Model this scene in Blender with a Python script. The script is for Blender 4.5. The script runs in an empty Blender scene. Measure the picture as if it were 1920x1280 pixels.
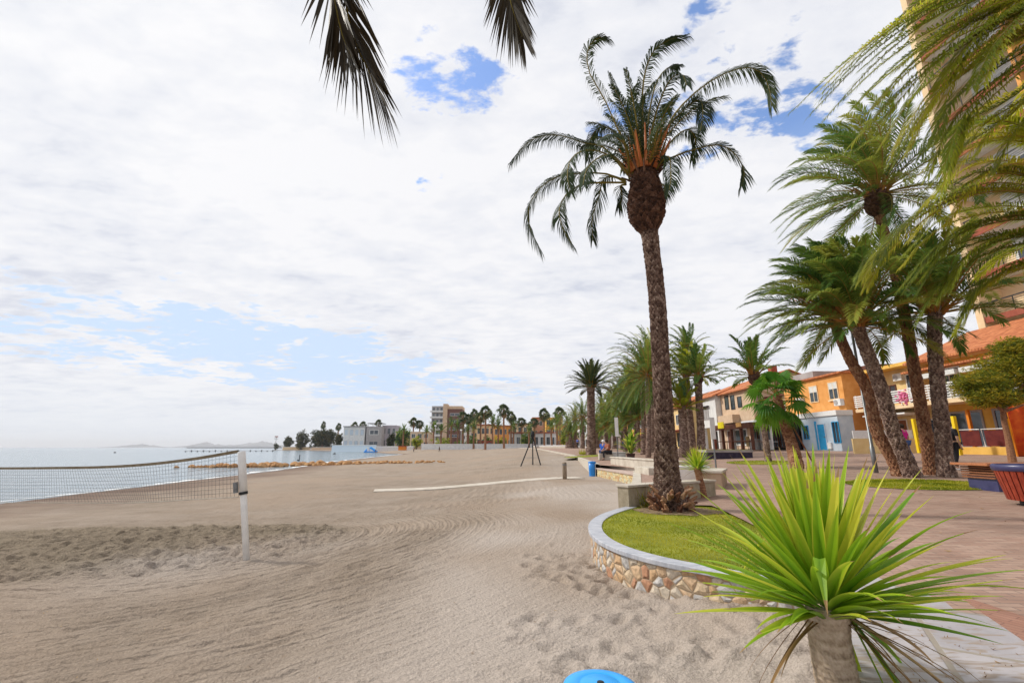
import bpy, math, random
import numpy as np
from mathutils import Vector, Matrix, noise as mnoise
R = math.radians
random.seed(7)
C = bpy.context.scene.collection
scn = bpy.context.scene

# ------------------------------------------------------------------ camera
PITCH = R(13.07); FOC = 853.33; CAM = Vector((0, 0, 1.6))
cd = bpy.data.cameras.new('camera'); cam = bpy.data.objects.new('camera', cd); C.objects.link(cam)
cd.lens = 16.0; cd.sensor_width = 36.0; cd.clip_start = 0.05; cd.clip_end = 20000
cam.location = CAM; cam.rotation_euler = (R(90) + PITCH, 0, 0)
scn.camera = cam
# ------------------------------------------------------------------ sky, sun, exposure
SUN_EL, SUN_AZ = R(40), R(-66)      # azimuth measured from +Y towards +X
world = bpy.data.worlds.new("World"); scn.world = world; world.use_nodes = True
nt = world.node_tree; nt.nodes.clear()
def wn(t, **k):
    n = nt.nodes.new(t)
    for a, b in k.items(): setattr(n, a, b)
    return n
L = nt.links.new
def wmath(op, a, b=None, c=None, clamp=False):
    n = wn('ShaderNodeMath', operation=op); n.use_clamp = clamp
    for i, v in enumerate((a, b, c)):
        if v is None: continue
        if isinstance(v, (int, float)): n.inputs[i].default_value = v
        else: L(v, n.inputs[i])
    return n.outputs[0]
sky = wn('ShaderNodeTexSky', sky_type='NISHITA', sun_disc=False, sun_elevation=SUN_EL, sun_rotation=SUN_AZ,
         air_density=1.0, dust_density=0.6, ozone_density=1.6)
tc = wn('ShaderNodeTexCoord'); sep = wn('ShaderNodeSeparateXYZ'); L(tc.outputs['Generated'], sep.inputs[0])
sx, sy, sz = sep.outputs
zc = wmath('MAXIMUM', sz, 0.0)
zz = wmath('ADD', zc, 0.10)
px_, py_ = wmath('DIVIDE', sx, zz), wmath('DIVIDE', sy, zz)
cmb = wn('ShaderNodeCombineXYZ'); L(px_, cmb.inputs[0]); L(py_, cmb.inputs[1])
def wnoise(scale, detail, rough, dist=0.0, off=(0, 0, 0), st=(1, 1, 1)):
    m = wn('ShaderNodeMapping'); m.inputs['Location'].default_value = off; m.inputs['Scale'].default_value = st
    m.inputs['Rotation'].default_value = (0, 0, R(28))
    L(cmb.outputs[0], m.inputs[0])
    n = wn('ShaderNodeTexNoise'); n.inputs['Scale'].default_value = scale; n.inputs['Detail'].default_value = detail
    n.inputs['Roughness'].default_value = rough; n.inputs['Distortion'].default_value = dist
    L(m.outputs[0], n.inputs['Vector']); return n.outputs['Fac']
n1 = wnoise(2.6, 9, .6, .25, (3, 7, 0))
n2 = wnoise(0.9, 5, .5, .3, (11, 2, 0), (1, 1.6, 1))
n3 = wnoise(9.0, 6, .62, .2, (5, 1, 0), (1, 1.5, 1))
n4 = wnoise(4.0, 5, .5, .3, (2, 9, 0), (1, 1.3, 1))
# holes of open sky: directions of the gaps in the cloud deck (centre, angular size, softness, strength)
def hole(dx, dy, dz, ax, ay, rad, rot, k):
    """elliptic gap round direction d; ax, ay stretch along the local horizontal / vertical"""
    d = Vector((dx, dy, dz)).normalized(); h = d.cross(Vector((0, 0, 1))).normalized(); v = h.cross(d)
    h2 = h*math.cos(rot) + v*math.sin(rot); v2 = -h*math.sin(rot) + v*math.cos(rot)
    def dot(w):
        n = wn('ShaderNodeVectorMath', operation='DOT_PRODUCT'); L(tc.outputs['Generated'], n.inputs[0]); n.inputs[1].default_value = w
        return n.outputs['Value']
    a = wmath('MULTIPLY', dot(h2), 1/ax); b = wmath('MULTIPLY', dot(v2), 1/ay)
    q = wmath('SQRT', wmath('ADD', wmath('MULTIPLY', a, a), wmath('MULTIPLY', b, b)))
    g = wmath('SUBTRACT', 1.0, q)            # 1 at the centre, 0 at the rim
    f = wmath('MAXIMUM', wmath('MINIMUM', wmath('MULTIPLY', g, 1.1), k), -0.6)
    fr = wmath('GREATER_THAN', dot(d), 0.0)
    return wmath('SUBTRACT', wmath('MULTIPLY', wmath('ADD', f, .6), fr), .6)
def dirp(px, py):
    u = (px-960)/FOC; v = -(py-640)/FOC
    return (u, math.cos(PITCH)-v*math.sin(PITCH), math.sin(PITCH)+v*math.cos(PITCH))
holes = [(868, 145, .13, .065, -.1, .40), (820, 95, .08, .05, .9, .30), (1500, 190, .10, .05, -.2, .15), (1430, 40, .34, .09, .6, -.1),
         (580, 668, .40, .085, -.13, .62), (230, 665, .34, .03, -.02, .25), (130, 630, .28, .03, .05, .2), (880, 715, .20, .03, -.18, .2), (1140, 235, .05, .04, .5, .12),
         (805, 340, .04, .02, .6, .25), (1640, 60, .16, .13, .4, .22)]
acc = None
for (hx, hy, ax, ay, rot, k) in holes:
    h = hole(*dirp(hx, hy), ax, ay, 1, rot, k)
    acc = h if acc is None else wmath('MAXIMUM', acc, h)
blue = wmath('ADD', acc, wmath('MULTIPLY', wmath('SUBTRACT', n1, .5), 3.0))
blue = wmath('ADD', blue, wmath('MULTIPLY', wmath('SUBTRACT', n3, .5), 2.0))
mr = wn('ShaderNodeMapRange', interpolation_type='SMOOTHSTEP'); L(blue, mr.inputs[0])
mr.inputs[1].default_value = .12; mr.inputs[2].default_value = .50
# cloud brightness
cb = wmath('ADD', wmath('ADD', wmath('MULTIPLY', n2, .42), wmath('MULTIPLY', n4, .33)), wmath('MULTIPLY', n3, .25))
cr = wn('ShaderNodeValToRGB'); L(cb, cr.inputs[0])
cr.color_ramp.elements[0].position = .36; cr.color_ramp.elements[0].color = (.64, .67, .765, 1)
cr.color_ramp.elements[1].position = .56; cr.color_ramp.elements[1].color = (.90, .90, .925, 1)
e = cr.color_ramp.elements.new(.45); e.color = (.80, .815, .87, 1)
# glow of the veiled sun in the clouds
sd = Vector((math.sin(SUN_AZ)*math.cos(SUN_EL), math.cos(SUN_AZ)*math.cos(SUN_EL), math.sin(SUN_EL)))
dn = wn('ShaderNodeVectorMath', operation='DOT_PRODUCT'); L(tc.outputs['Generated'], dn.inputs[0]); dn.inputs[1].default_value = sd
gl = wmath('POWER', wmath('MAXIMUM', dn.outputs['Value'], 0.0), 5.0)
cm = wn('ShaderNodeMix', data_type='RGBA', blend_type='ADD'); cm.inputs[0].default_value = 1
L(cr.outputs[0], cm.inputs[6])
gc = wn('ShaderNodeMix', data_type='RGBA'); L(gl, gc.inputs[0]); gc.inputs[6].default_value = (0, 0, 0, 1); gc.inputs[7].default_value = (.05, .05, .04, 1)
L(gc.outputs[2], cm.inputs[7])
# the blue seen in the gaps: the Nishita sky, deeper overhead, paler and hazier near the horizon
skm = wn('ShaderNodeMix', data_type='RGBA', blend_type='MULTIPLY'); skm.inputs[0].default_value = 1
L(sky.outputs[0], skm.inputs[6]); skm.inputs[7].default_value = (.185, .20, .235, 1)
hz = wn('ShaderNodeMapRange'); L(sz, hz.inputs[0]); hz.inputs[1].default_value = .30; hz.inputs[2].default_value = .55
hz.inputs[3].default_value = .97; hz.inputs[4].default_value = .05
skh = wn('ShaderNodeMix', data_type='RGBA'); L(hz.outputs[0], skh.inputs[0]); L(skm.outputs[2], skh.inputs[6]); skh.inputs[7].default_value = (.62, .76, .97, 1)
fm = wn('ShaderNodeMix', data_type='RGBA'); L(mr.outputs[0], fm.inputs[0]); L(cm.outputs[2], fm.inputs[6]); L(skh.outputs[2], fm.inputs[7])
# low haze: blends the deck to pale grey towards the horizon
hz2 = wn('ShaderNodeMapRange', interpolation_type='SMOOTHSTEP'); L(sz, hz2.inputs[0]); hz2.inputs[1].default_value = .0; hz2.inputs[2].default_value = .16
hz2.inputs[3].default_value = .8; hz2.inputs[4].default_value = 0
fm2 = wn('ShaderNodeMix', data_type='RGBA'); L(hz2.outputs[0], fm2.inputs[0]); L(fm.outputs[2], fm2.inputs[6]); fm2.inputs[7].default_value = (.80, .84, .90, 1)
bg = wn('ShaderNodeBackground'); bg.inputs['Strength'].default_value = 1.0
L(fm2.outputs[2], bg.inputs['Color'])
out = wn('ShaderNodeOutputWorld'); L(bg.outputs[0], out.inputs[0])
sl = bpy.data.lights.new('sun', 'SUN'); so = bpy.data.objects.new('sun', sl); C.objects.link(so)
sl.energy = 3.0; sl.angle = R(4); sl.color = (1, .94, .84)
so.rotation_euler = (-sd).to_track_quat('-Z', 'Y').to_euler()
scn.view_settings.view_transform = 'Standard'; scn.view_settings.look = 'None'
scn.view_settings.exposure = 0.06; scn.view_settings.gamma = 1.0
scn.cycles.max_bounces = 6; scn.cycles.transparent_max_bounces = 6; scn.cycles.caustics_reflective = False; scn.cycles.caustics_refractive = False

# ------------------------------------------------------------------ helpers
def ray(px, py): return Vector(dirp(px, py))
def at(px, py, t): return CAM + ray(px, py)*t
def g(px, py, z):
    d = ray(px, py); return CAM + d*((z-CAM.z)/d.z)
def atY(px, py, Y):
    d = ray(px, py); return CAM + d*(Y/d.y)
def atX(px, py, X):
    d = ray(px, py); return CAM + d*(X/d.x)
def smooth(a, b, x):
    t = np.clip((x-a)/(b-a), 0, 1); return t*t*(3-2*t)
def P(x, y):      # height of the promenade paving
    return float(min(1.40, .40 + .024*max(0, x-3.2) + .013*max(0, y-10.2)))
def gp(px, py):   # point of the paving
    z = .8
    for _ in range(40):
        p = g(px, py, z); z = .5*z + .5*P(p.x, p.y)
    return p

def material(name, c1, c2=None, scale=4.0, rough=.8, bump=0.0, bscale=None, spec=.3, metal=0, detail=4, coords='Object', stretch=(1, 1, 1), lo=.35, hi=.65):
    m = bpy.data.materials.new(name); m.use_nodes = True; n = m.node_tree; nn = n.nodes; lk = n.links.new
    b = nn['Principled BSDF']; b.inputs['Roughness'].default_value = rough; b.inputs['Metallic'].default_value = metal
    b.inputs['Specular IOR Level'].default_value = spec
    tcn = nn.new('ShaderNodeTexCoord'); mp = nn.new('ShaderNodeMapping'); mp.inputs['Scale'].default_value = stretch; lk(tcn.outputs[coords], mp.inputs[0])
    if c2 is None: c2 = tuple(min(1, c*1.18) for c in c1); c1 = tuple(c*.86 for c in c1)
    t = nn.new('ShaderNodeTexNoise'); t.inputs['Scale'].default_value = scale; t.inputs['Detail'].default_value = detail; t.inputs['Roughness'].default_value = .6
    lk(mp.outputs[0], t.inputs['Vector'])
    r = nn.new('ShaderNodeValToRGB'); r.color_ramp.elements[0].position = lo; r.color_ramp.elements[1].position = hi
    r.color_ramp.elements[0].color = (*c1, 1); r.color_ramp.elements[1].color = (*c2, 1); lk(t.outputs['Fac'], r.inputs[0]); lk(r.outputs[0], b.inputs['Base Color'])
    if bump:
        t2 = nn.new('ShaderNodeTexNoise'); t2.inputs['Scale'].default_value = bscale or scale*4; t2.inputs['Detail'].default_value = 5
        lk(mp.outputs[0], t2.inputs['Vector'])
        bp = nn.new('ShaderNodeBump'); bp.inputs['Strength'].default_value = bump; bp.inputs['Distance'].default_value = .02
        lk(t2.outputs['Fac'], bp.inputs['Height']); lk(bp.outputs[0], b.inputs['Normal'])
    m['mp'] = 1
    return m

def leaf_material(name, cols, trans=.35, rough=.55, spec=.2):
    """cols: ramp colours over the vertex attribute 'tint' (0..1)"""
    m = bpy.data.materials.new(name); m.use_nodes = True; n = m.node_tree; nn = n.nodes; lk = n.links.new
    b = nn['Principled BSDF']; b.inputs['Roughness'].default_value = rough; b.inputs['Specular IOR Level'].default_value = spec
    a = nn.new('ShaderNodeAttribute'); a.attribute_name = 'tint'
    r = nn.new('ShaderNodeValToRGB'); lk(a.outputs['Fac'], r.inputs[0])
    els = r.color_ramp.elements
    while len(els) < len(cols): els.new(.5)
    for i, c in enumerate(cols): els[i].position = i/(len(cols)-1); els[i].color = (*c, 1)
    lk(r.outputs[0], b.inputs['Base Color'])
    tr = nn.new('ShaderNodeBsdfTranslucent')
    hs = nn.new('ShaderNodeHueSaturation'); hs.inputs['Value'].default_value = 1.7; hs.inputs['Hue'].default_value = .485; lk(r.outputs[0], hs.inputs['Color']); lk(hs.outputs[0], tr.inputs['Color'])
    mx = nn.new('ShaderNodeMixShader'); mx.inputs[0].default_value = trans
    lk(b.outputs[0], mx.inputs[1]); lk(tr.outputs[0], mx.inputs[2]); lk(mx.outputs[0], nn['Material Output'].inputs[0])
    return m

class MB:
    def __init__(s): s.v = []; s.f = []; s.m = []; s.t = []; s.smooth = False
    def vert(s, p, t=.5): s.v.append((p[0], p[1], p[2])); s.t.append(t); return len(s.v)-1
    def face(s, idx, m=0): s.f.append(tuple(idx)); s.m.append(m)
    def box(s, x0, x1, y0, y1, z0, z1, m=0, M=None, t=.5):
        q = [(x0, y0, z0), (x1, y0, z0), (x1, y1, z0), (x0, y1, z0), (x0, y0, z1), (x1, y0, z1), (x1, y1, z1), (x0, y1, z1)]
        if M is not None: q = [M @ Vector(p) for p in q]
        i = [s.vert(p, t) for p in q]
        for a in ((3, 2, 1, 0), (4, 5, 6, 7), (0, 1, 5, 4), (1, 2, 6, 5), (2, 3, 7, 6), (3, 0, 4, 7)): s.face([i[k] for k in a], m)
    def tube(s, pts, rad, n=6, m=0, t=.5, cap=True):
        pts = [Vector(p) for p in pts]
        if not hasattr(rad, '__len__'): rad = [rad]*len(pts)
        rings = []; up = Vector((0.13, .07, 1)).normalized()
        for i, p in enumerate(pts):
            T = (pts[min(i+1, len(pts)-1)]-pts[max(i-1, 0)])
            T = T.normalized() if T.length > 1e-9 else Vector((0, 0, 1))
            S = T.cross(up if abs(T.dot(up)) < .95 else Vector((1, 0, 0))).normalized(); N = S.cross(T)
            rings.append([s.vert(p + (S*math.cos(a)+N*math.sin(a))*rad[i], t) for a in [2*math.pi*k/n for k in range(n)]])
        for i in range(len(rings)-1):
            for k in range(n): s.face((rings[i][k], rings[i][(k+1) % n], rings[i+1][(k+1) % n], rings[i+1][k]), m)
        if cap: s.face(list(reversed(rings[0])), m); s.face(rings[-1], m)
    def lathe(s, prof, n=20, c=(0, 0, 0), m=0, M=None):
        rings = []
        for (r, z) in prof:
            ring = []
            for k in range(n):
                p = Vector((c[0]+r*math.cos(2*math.pi*k/n), c[1]+r*math.sin(2*math.pi*k/n), c[2]+z))
                if M is not None: p = M @ p
                ring.append(s.vert(p))
            rings.append(ring)
        for i in range(len(rings)-1):
            for k in range(n): s.face((rings[i][k], rings[i][(k+1) % n], rings[i+1][(k+1) % n], rings[i+1][k]), m)
        s.face(list(reversed(rings[0])), m); s.face(rings[-1], m)
    def prism(s, poly, z0, z1, m=0):
        a = [s.vert((p[0], p[1], z0)) for p in poly]; b = [s.vert((p[0], p[1], z1)) for p in poly]; n = len(poly)
        s.face(list(reversed(a)), m); s.face(b, m)
        for i in range(n): s.face((a[i], a[(i+1) % n], b[(i+1) % n], b[i]), m)
    def build(s, name, mats, parent=None, smooth=None, loc=None):
        me = bpy.data.meshes.new(name); me.from_pydata(s.v, [], s.f)
        for m in (mats if isinstance(mats, (list, tuple)) else [mats]): me.materials.append(m)
        me.polygons.foreach_set('material_index', s.m)
        if smooth if smooth is not None else s.smooth: me.polygons.foreach_set('use_smooth', [True]*len(s.f))
        at_ = me.attributes.new('tint', 'FLOAT', 'POINT'); at_.data.foreach_set('value', s.t)
        me.update()
        o = bpy.data.objects.new(name, me); C.objects.link(o)
        if parent is not None: o.parent = parent
        if loc is not None: o.location = loc
        return o
def tag(o, label=None, cat=None, group=None, kind=None):
    if label: o['label'] = label
    if cat: o['category'] = cat
    if group: o['group'] = group
    if kind: o['kind'] = kind
    return o
def empty(name, loc=(0, 0, 0), rz=0, label=None, cat=None, group=None):
    o = bpy.data.objects.new(name, None); C.objects.link(o); o.location = loc; o.rotation_euler = (0, 0, rz); o.empty_display_size = .1
    return tag(o, label, cat, group)
def copy_tree(o, parent=None):
    c = o.copy(); C.objects.link(c)
    if parent is not None: c.parent = parent
    for ch in [q for q in bpy.data.objects if q.parent == o]: copy_tree(ch, c)
    return c
def bevel(o, w=.01, seg=2):
    m = o.modifiers.new('bevel', 'BEVEL'); m.width = w; m.segments = seg; m.limit_method = 'ANGLE'; return o
def catmull(pts, n):
    pts = [Vector(p) for p in pts]; q = [pts[0]*2-pts[1]]+pts+[pts[-1]*2-pts[-2]]; outp = []
    segs = len(pts)-1
    for i in range(n):
        u = i/(n-1)*segs; k = min(int(u), segs-1); t = u-k
        a, b, c, d = q[k], q[k+1], q[k+2], q[k+3]
        outp.append(.5*((2*b)+(c-a)*t+(2*a-5*b+4*c-d)*t*t+(3*b-a-3*c+d)*t*t*t))
    return outp
def lerpl(v, u):
    k = u*(len(v)-1); i = min(int(k), len(v)-2); return v[i]+(v[i+1]-v[i])*(k-i)

# ------------------------------------------------------------------ value noise on numpy arrays
def vnoise(x, y, scale, seed):
    rng = np.random.RandomState(seed); T = rng.rand(256, 256)
    X = x*scale + 1000; Y = y*scale + 1000
    xi = np.floor(X).astype(int); yi = np.floor(Y).astype(int); fx = X-xi; fy = Y-yi
    fx = fx*fx*(3-2*fx); fy = fy*fy*(3-2*fy)
    a = T[xi % 256, yi % 256]; b = T[(xi+1) % 256, yi % 256]; c = T[xi % 256, (yi+1) % 256]; d = T[(xi+1) % 256, (yi+1) % 256]
    return (a*(1-fx)+b*fx)*(1-fy)+(c*(1-fx)+d*fx)*fy - .5
# ------------------------------------------------------------------ ground
SEA = -.80
SH_Y = [-3000, -200, 5, 21, 50, 85, 108, 165, 173, 180, 256, 341, 430, 470, 520, 900, 3000, 9000]
SH_X = [-400, -60, -21.5, -22.5, -25, -31, -33.5, -38, -41, -48, -80, -146, -225, -238, -150, 100, 1500, 6000]
ED_Y = [-3000, -5, 2, 5.4, 10, 20.9, 26, 44, 100, 160, 176, 3000, 9000]
ED_X = [1.8, 1.8, 1.8, 2.0, 2.45, 5.4, 4.7, 5.5, 4.0, 2.0, -36, -36, 3000]
CA, CB = (-6.4, 10.4), (-22.0, 10.4)
def court_d(x, y):
    t = np.clip((CA[0]-x)/(CA[0]-CB[0]), 0, 1)
    return np.hypot(x-(CA[0]+(CB[0]-CA[0])*t), (y-CA[1])*1.05)
def sand_z(x, y, fine=True):
    x = np.asarray(x, float); y = np.asarray(y, float)
    xs = np.interp(y, SH_Y, SH_X); xe = np.interp(y, ED_Y, ED_X)
    u = (x-xs)/np.maximum(xe-xs, 1.0)
    z = np.where(u < 0, SEA + np.maximum(u*3.0, -3), 0)
    lift = .85*smooth(20, 170, y)
    prof = SEA + .10*smooth(0, .06, u) + .27*smooth(0, .66, u) + .43*smooth(.62, .94, u)
    z = np.where(u >= 0, prof + lift*smooth(.0, .45, u), z)
    Pv = np.minimum(1.4, .40+.024*np.maximum(0, x-3.2)+.013*np.maximum(0, y-10.2))
    z = z + (Pv-.10-z)*smooth(.55, .99, u)*smooth(27, 40, y)*(1-smooth(158, 172, y))
    z = np.where(u > 1.02, np.minimum(z, 0 + lift) - .12*smooth(1.02, 1.1, u), z)
    if fine:
        near = 1-smooth(35, 70, np.hypot(x, y)); live = smooth(.02, .06, u)*near
        d = court_d(x, y)
        inside = 1-smooth(2.5, 3.0, d)
        z = z + live*inside*(.10*vnoise(x, y, 3.2, 1)+.10*vnoise(x*1.1, y, 6.5, 2)+.05*vnoise(x, y, 12, 3))
        out_ = smooth(2.7, 3.1, d)
        path = smooth(-1.9, -.2, x + .9*vnoise(x, y, .35, 9) - .10*(y-6))*(1-smooth(14, 20, y))
        rk = out_*(1-smooth(12, 15, d))*(1-.85*path)
        br = .8+.9*vnoise(x, y, 2.2, 4)+.5*vnoise(x, y, 7, 14)
        z = z + live*rk*br*(.016*np.sin(2*np.pi*(d+.05*vnoise(x, y, 1.5, 5))/.17)+.006*np.sin(2*np.pi*d/.105+1))
        for dd, am in ((3.25, .030), (3.62, .022), (4.35, .018), (5.3, .012)):
            z = z - live*am*np.exp(-((d-dd+.05*vnoise(x, y, .8, 17))/.07)**2)*(.5+vnoise(x, y, 1.6, 6)+.3)
        z = z + live*out_*(1-.6*path)*(.020*vnoise(x, y, 5, 7)+.016*vnoise(x, y, 12, 8))
        z = z + live*.07*vnoise(x, y, .5, 21) + live*.19*smooth(1.0, 2.6, x)*(1-smooth(5.6, 8.0, y))
        rng = np.random.RandomState(5)
        fp = path*smooth(1.0, 1.8, x - .12*(y-4)+.3*vnoise(x, y, 1., 30)+.2)*(1-smooth(6.5, 8.5, y))
        z = z + live*fp*(.05*vnoise(x, y, 4.2, 11)+.022*vnoise(x, y, 9, 12))
        for _ in range(300):
            if _ < 220: fx, fy = rng.uniform(.1, 3.2), rng.uniform(1.5, 7.6)
            else: fx, fy = rng.uniform(-3, 2.4), rng.uniform(1.5, 10)
            a = rng.uniform(0, 3.14); k = (np.abs(x-fx) < .4) & (np.abs(y-fy) < .4)
            dx = (x[k]-fx); dy = (y[k]-fy); p_ = dx*math.cos(a)+dy*math.sin(a); q_ = -dx*math.sin(a)+dy*math.cos(a)
            r2 = (p_/.13)**2+(q_/.075)**2; dep = (.038 if _ < 220 else .012)*rng.uniform(.5, 1.2)
            z[k] = z[k] - dep*np.exp(-r2*1.2)*live[k] + dep*.55*np.exp(-((np.sqrt(r2)-1.5)/.5)**2)*live[k]
    return z
def Sz(x, y): return float(sand_z(np.array([x]), np.array([y]), False)[0])
def gs(px, py):
    z = -.2
    for _ in range(60):
        p = g(px, py, z); z = .5*z+.5*Sz(p.x, p.y)
    return p
def axis(lo, hi, step, far_lo, far_hi, grow):
    a = list(np.arange(lo, hi, step)); s = step
    while a[-1] < far_hi: s *= grow; a.append(a[-1]+s)
    b = []; s = step; q = lo
    while q > far_lo: s *= grow; q -= s; b.append(q)
    return np.array(sorted(b)+a)
gx = axis(-9.5, 4.2, .034, -9000, 9000, 1.06); gy = axis(1.2, 12.5, .034, -3000, 12000, 1.055)
X, Y = np.meshgrid(gx, gy, indexing='ij'); Zg = sand_z(X.ravel(), Y.ravel())
nx, ny = len(gx), len(gy)
me = bpy.data.meshes.new('sand'); me.vertices.add(nx*ny)
me.vertices.foreach_set('co', np.stack([X.ravel(), Y.ravel(), Zg], 1).ravel())
ii, jj = np.meshgrid(np.arange(nx-1), np.arange(ny-1), indexing='ij'); a0 = (ii*ny+jj).ravel()
qd = np.stack([a0, a0+ny, a0+ny+1, a0+1], 1)
me.loops.add(qd.size); me.loops.foreach_set('vertex_index', qd.ravel())
me.polygons.add(len(qd)); me.polygons.foreach_set('loop_start', np.arange(0, qd.size, 4)); me.polygons.foreach_set('loop_total', np.full(len(qd), 4))
me.polygons.foreach_set('use_smooth', np.ones(len(qd), bool)); me.update()
xr, yr = X.ravel(), Y.ravel()
path_a = smooth(-1.9, -.2, xr+.9*vnoise(xr, yr, .35, 9)-.10*(yr-6))*(1-.5*smooth(14, 30, yr))
crt = 1-smooth(2.4, 3.2, court_d(xr, yr))
grey = np.exp(-((xr+5.6)**2+(yr-8.6)**2)/2.2)+.5*np.exp(-((xr+4.6)**2+(yr-10)**2)/1.2)
dring = court_d(xr, yr); rough_a = crt; rake_a = smooth(2.7, 3.1, dring)*(1-smooth(16, 24, dring))*(1-.75*path_a)
for nm, arr in (('ring', dring), ('rough', rough_a), ('rake', rake_a), ('path', path_a), ('court', crt*(1-np.clip(grey, 0, 1))), ('dry', np.clip(grey, 0, 1))):
    q = me.attributes.new(nm, 'FLOAT', 'POINT'); q.data.foreach_set('value', arr)
def sand_mat():
    m = bpy.data.materials.new('beach_sand'); m.use_nodes = True; n = m.node_tree; nn = n.nodes; lk = n.links.new
    b = nn['Principled BSDF']; b.inputs['Roughness'].default_value = .95; b.inputs['Specular IOR Level'].default_value = .12
    ge = nn.new('ShaderNodeNewGeometry'); sp = nn.new('ShaderNodeSeparateXYZ'); lk(ge.outputs['Position'], sp.inputs[0])
    def at_(x):
        a = nn.new('ShaderNodeAttribute'); a.attribute_name = x; return a.outputs['Fac']
    def mix(f, a, b_, bt='MIX'):
        x = nn.new('ShaderNodeMix'); x.data_type = 'RGBA'; x.blend_type = bt
        if isinstance(f, float): x.inputs[0].default_value = f
        else: lk(f, x.inputs[0])
        for i, c in ((6, a), (7, b_)):
            if isinstance(c, tuple): x.inputs[i].default_value = (*c, 1)
            else: lk(c, x.inputs[i])
        return x.outputs[2]
    def noise(s, d=4, r=.6):
        t = nn.new('ShaderNodeTexNoise'); t.inputs['Scale'].default_value = s; t.inputs['Detail'].default_value = d; t.inputs['Roughness'].default_value = r
        lk(ge.outputs['Position'], t.inputs['Vector']); return t.outputs['Fac']
    def ramp(f, a, b_):
        r = nn.new('ShaderNodeMapRange'); lk(f, r.inputs[0]); r.inputs[1].default_value = a; r.inputs[2].default_value = b_; return r.outputs[0]
    c = mix(ramp(noise(.7), .35, .65), (.285, .232, .182), (.36, .302, .25))
    c = mix(at_('path'), c, (.46, .405, .36))
    c = mix(at_('court'), c, (.285, .235, .175))
    c = mix(at_('dry'), c, (.49, .44, .40))
    c = mix(ramp(noise(.12, 3), .45, .6), c, (.35, .28, .22))
    c = mix(ramp(noise(60, 3, .7), .3, .7), mix(1.0, c, (.72, .70, .68), 'MULTIPLY'), mix(1.0, c, (1.18, 1.16, 1.14), 'MULTIPLY'))
    c = mix(ramp(noise(9, 4, .7), .62, .78), c, (.25, .19, .14))
    # wet strip along the water
    w = nn.new('ShaderNodeMapRange'); lk(sp.outputs[2], w.inputs[0]); w.inputs[1].default_value = -.70; w.inputs[2].default_value = -.60; w.inputs[3].default_value = 1; w.inputs[4].default_value = 0
    c = mix(w.outputs[0], c, (.19, .135, .105))
    lk(c, b.inputs['Base Color'])
    def M2(op, a, b_, c_=None):
        x = nn.new('ShaderNodeMath'); x.operation = op
        for i, q in enumerate((a, b_, c_)):
            if q is None: continue
            if isinstance(q, (int, float)): x.inputs[i].default_value = q
            else: lk(q, x.inputs[i])
        return x.outputs[0]
    dd = M2('ADD', at_('ring'), M2('MULTIPLY', noise(1.6, 2), .16))
    r1 = M2('SINE', M2('MULTIPLY', dd, 2*math.pi/.085), 0); r2 = M2('SINE', M2('MULTIPLY', dd, 2*math.pi/.31), 0)
    brk = ramp(noise(5.5, 3, .6), .38, .62)
    rk = M2('MULTIPLY', M2('MULTIPLY', M2('ADD', M2('MULTIPLY', r1, .6), M2('MULTIPLY', r2, .5)), brk), at_('rake'))
    b0 = nn.new('ShaderNodeBump'); b0.inputs['Strength'].default_value = 1.0; b0.inputs['Distance'].default_value = .014; lk(rk, b0.inputs['Height'])
    vo = nn.new('ShaderNodeTexVoronoi'); vo.inputs['Scale'].default_value = 6.5; vo.feature = 'SMOOTH_F1'; lk(ge.outputs['Position'], vo.inputs['Vector'])
    b3 = nn.new('ShaderNodeBump'); b3.inputs['Strength'].default_value = 1.0; b3.inputs['Distance'].default_value = .10; lk(M2('MULTIPLY', M2('ADD', vo.outputs['Distance'], noise(14, 3)), at_('rough')), b3.inputs['Height']); lk(b0.outputs[0], b3.inputs['Normal'])
    b1 = nn.new('ShaderNodeBump'); b1.inputs['Strength'].default_value = 1.0; b1.inputs['Distance'].default_value = .035; lk(noise(26, 5, .62), b1.inputs['Height']); lk(b3.outputs[0], b1.inputs['Normal'])
    lk(b1.outputs[0], b.inputs['Normal'])
    return m
me.materials.append(sand_mat())
so_ = bpy.data.objects.new('sand', me); C.objects.link(so_); tag(so_, kind='structure')

# sea
def sea_mat():
    m = bpy.data.materials.new('sea_water'); m.use_nodes = True; n = m.node_tree; nn = n.nodes; lk = n.links.new
    b = nn['Principled BSDF']; b.inputs['Base Color'].default_value = (.19, .25, .28, 1); b.inputs['Roughness'].default_value = .12; b.inputs['IOR'].default_value = 1.33
    ge = nn.new('ShaderNodeNewGeometry')
    mp = nn.new('ShaderNodeMapping'); mp.inputs['Scale'].default_value = (.55, 1.3, 1); mp.inputs['Rotation'].default_value = (0, 0, R(-12)); lk(ge.outputs['Position'], mp.inputs[0])
    prev = None
    for s, st, di in ((.35, .9, .45), (1.6, .9, .14), (6, .6, .03)):
        t = nn.new('ShaderNodeTexNoise'); t.inputs['Scale'].default_value = s; t.inputs['Detail'].default_value = 3; lk(mp.outputs[0], t.inputs['Vector'])
        bp = nn.new('ShaderNodeBump'); bp.inputs['Strength'].default_value = st; bp.inputs['Distance'].default_value = di; lk(t.outputs['Fac'], bp.inputs['Height'])
        if prev: lk(prev, bp.inputs['Normal'])
        prev = bp.outputs[0]
    lk(prev, b.inputs['Normal'])
    return m
s = MB(); xs_ = [-12000, -600, -100, 0, 3000]; ys_ = [-3000, 0, 100, 600, 12000]
idx = [[s.vert((x, y, SEA)) for y in ys_] for x in xs_]
for i in range(4):
    for j in range(4): s.face((idx[i][j], idx[i+1][j], idx[i+1][j+1], idx[i][j+1]))
tag(s.build('sea', sea_mat()), kind='structure')
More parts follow.
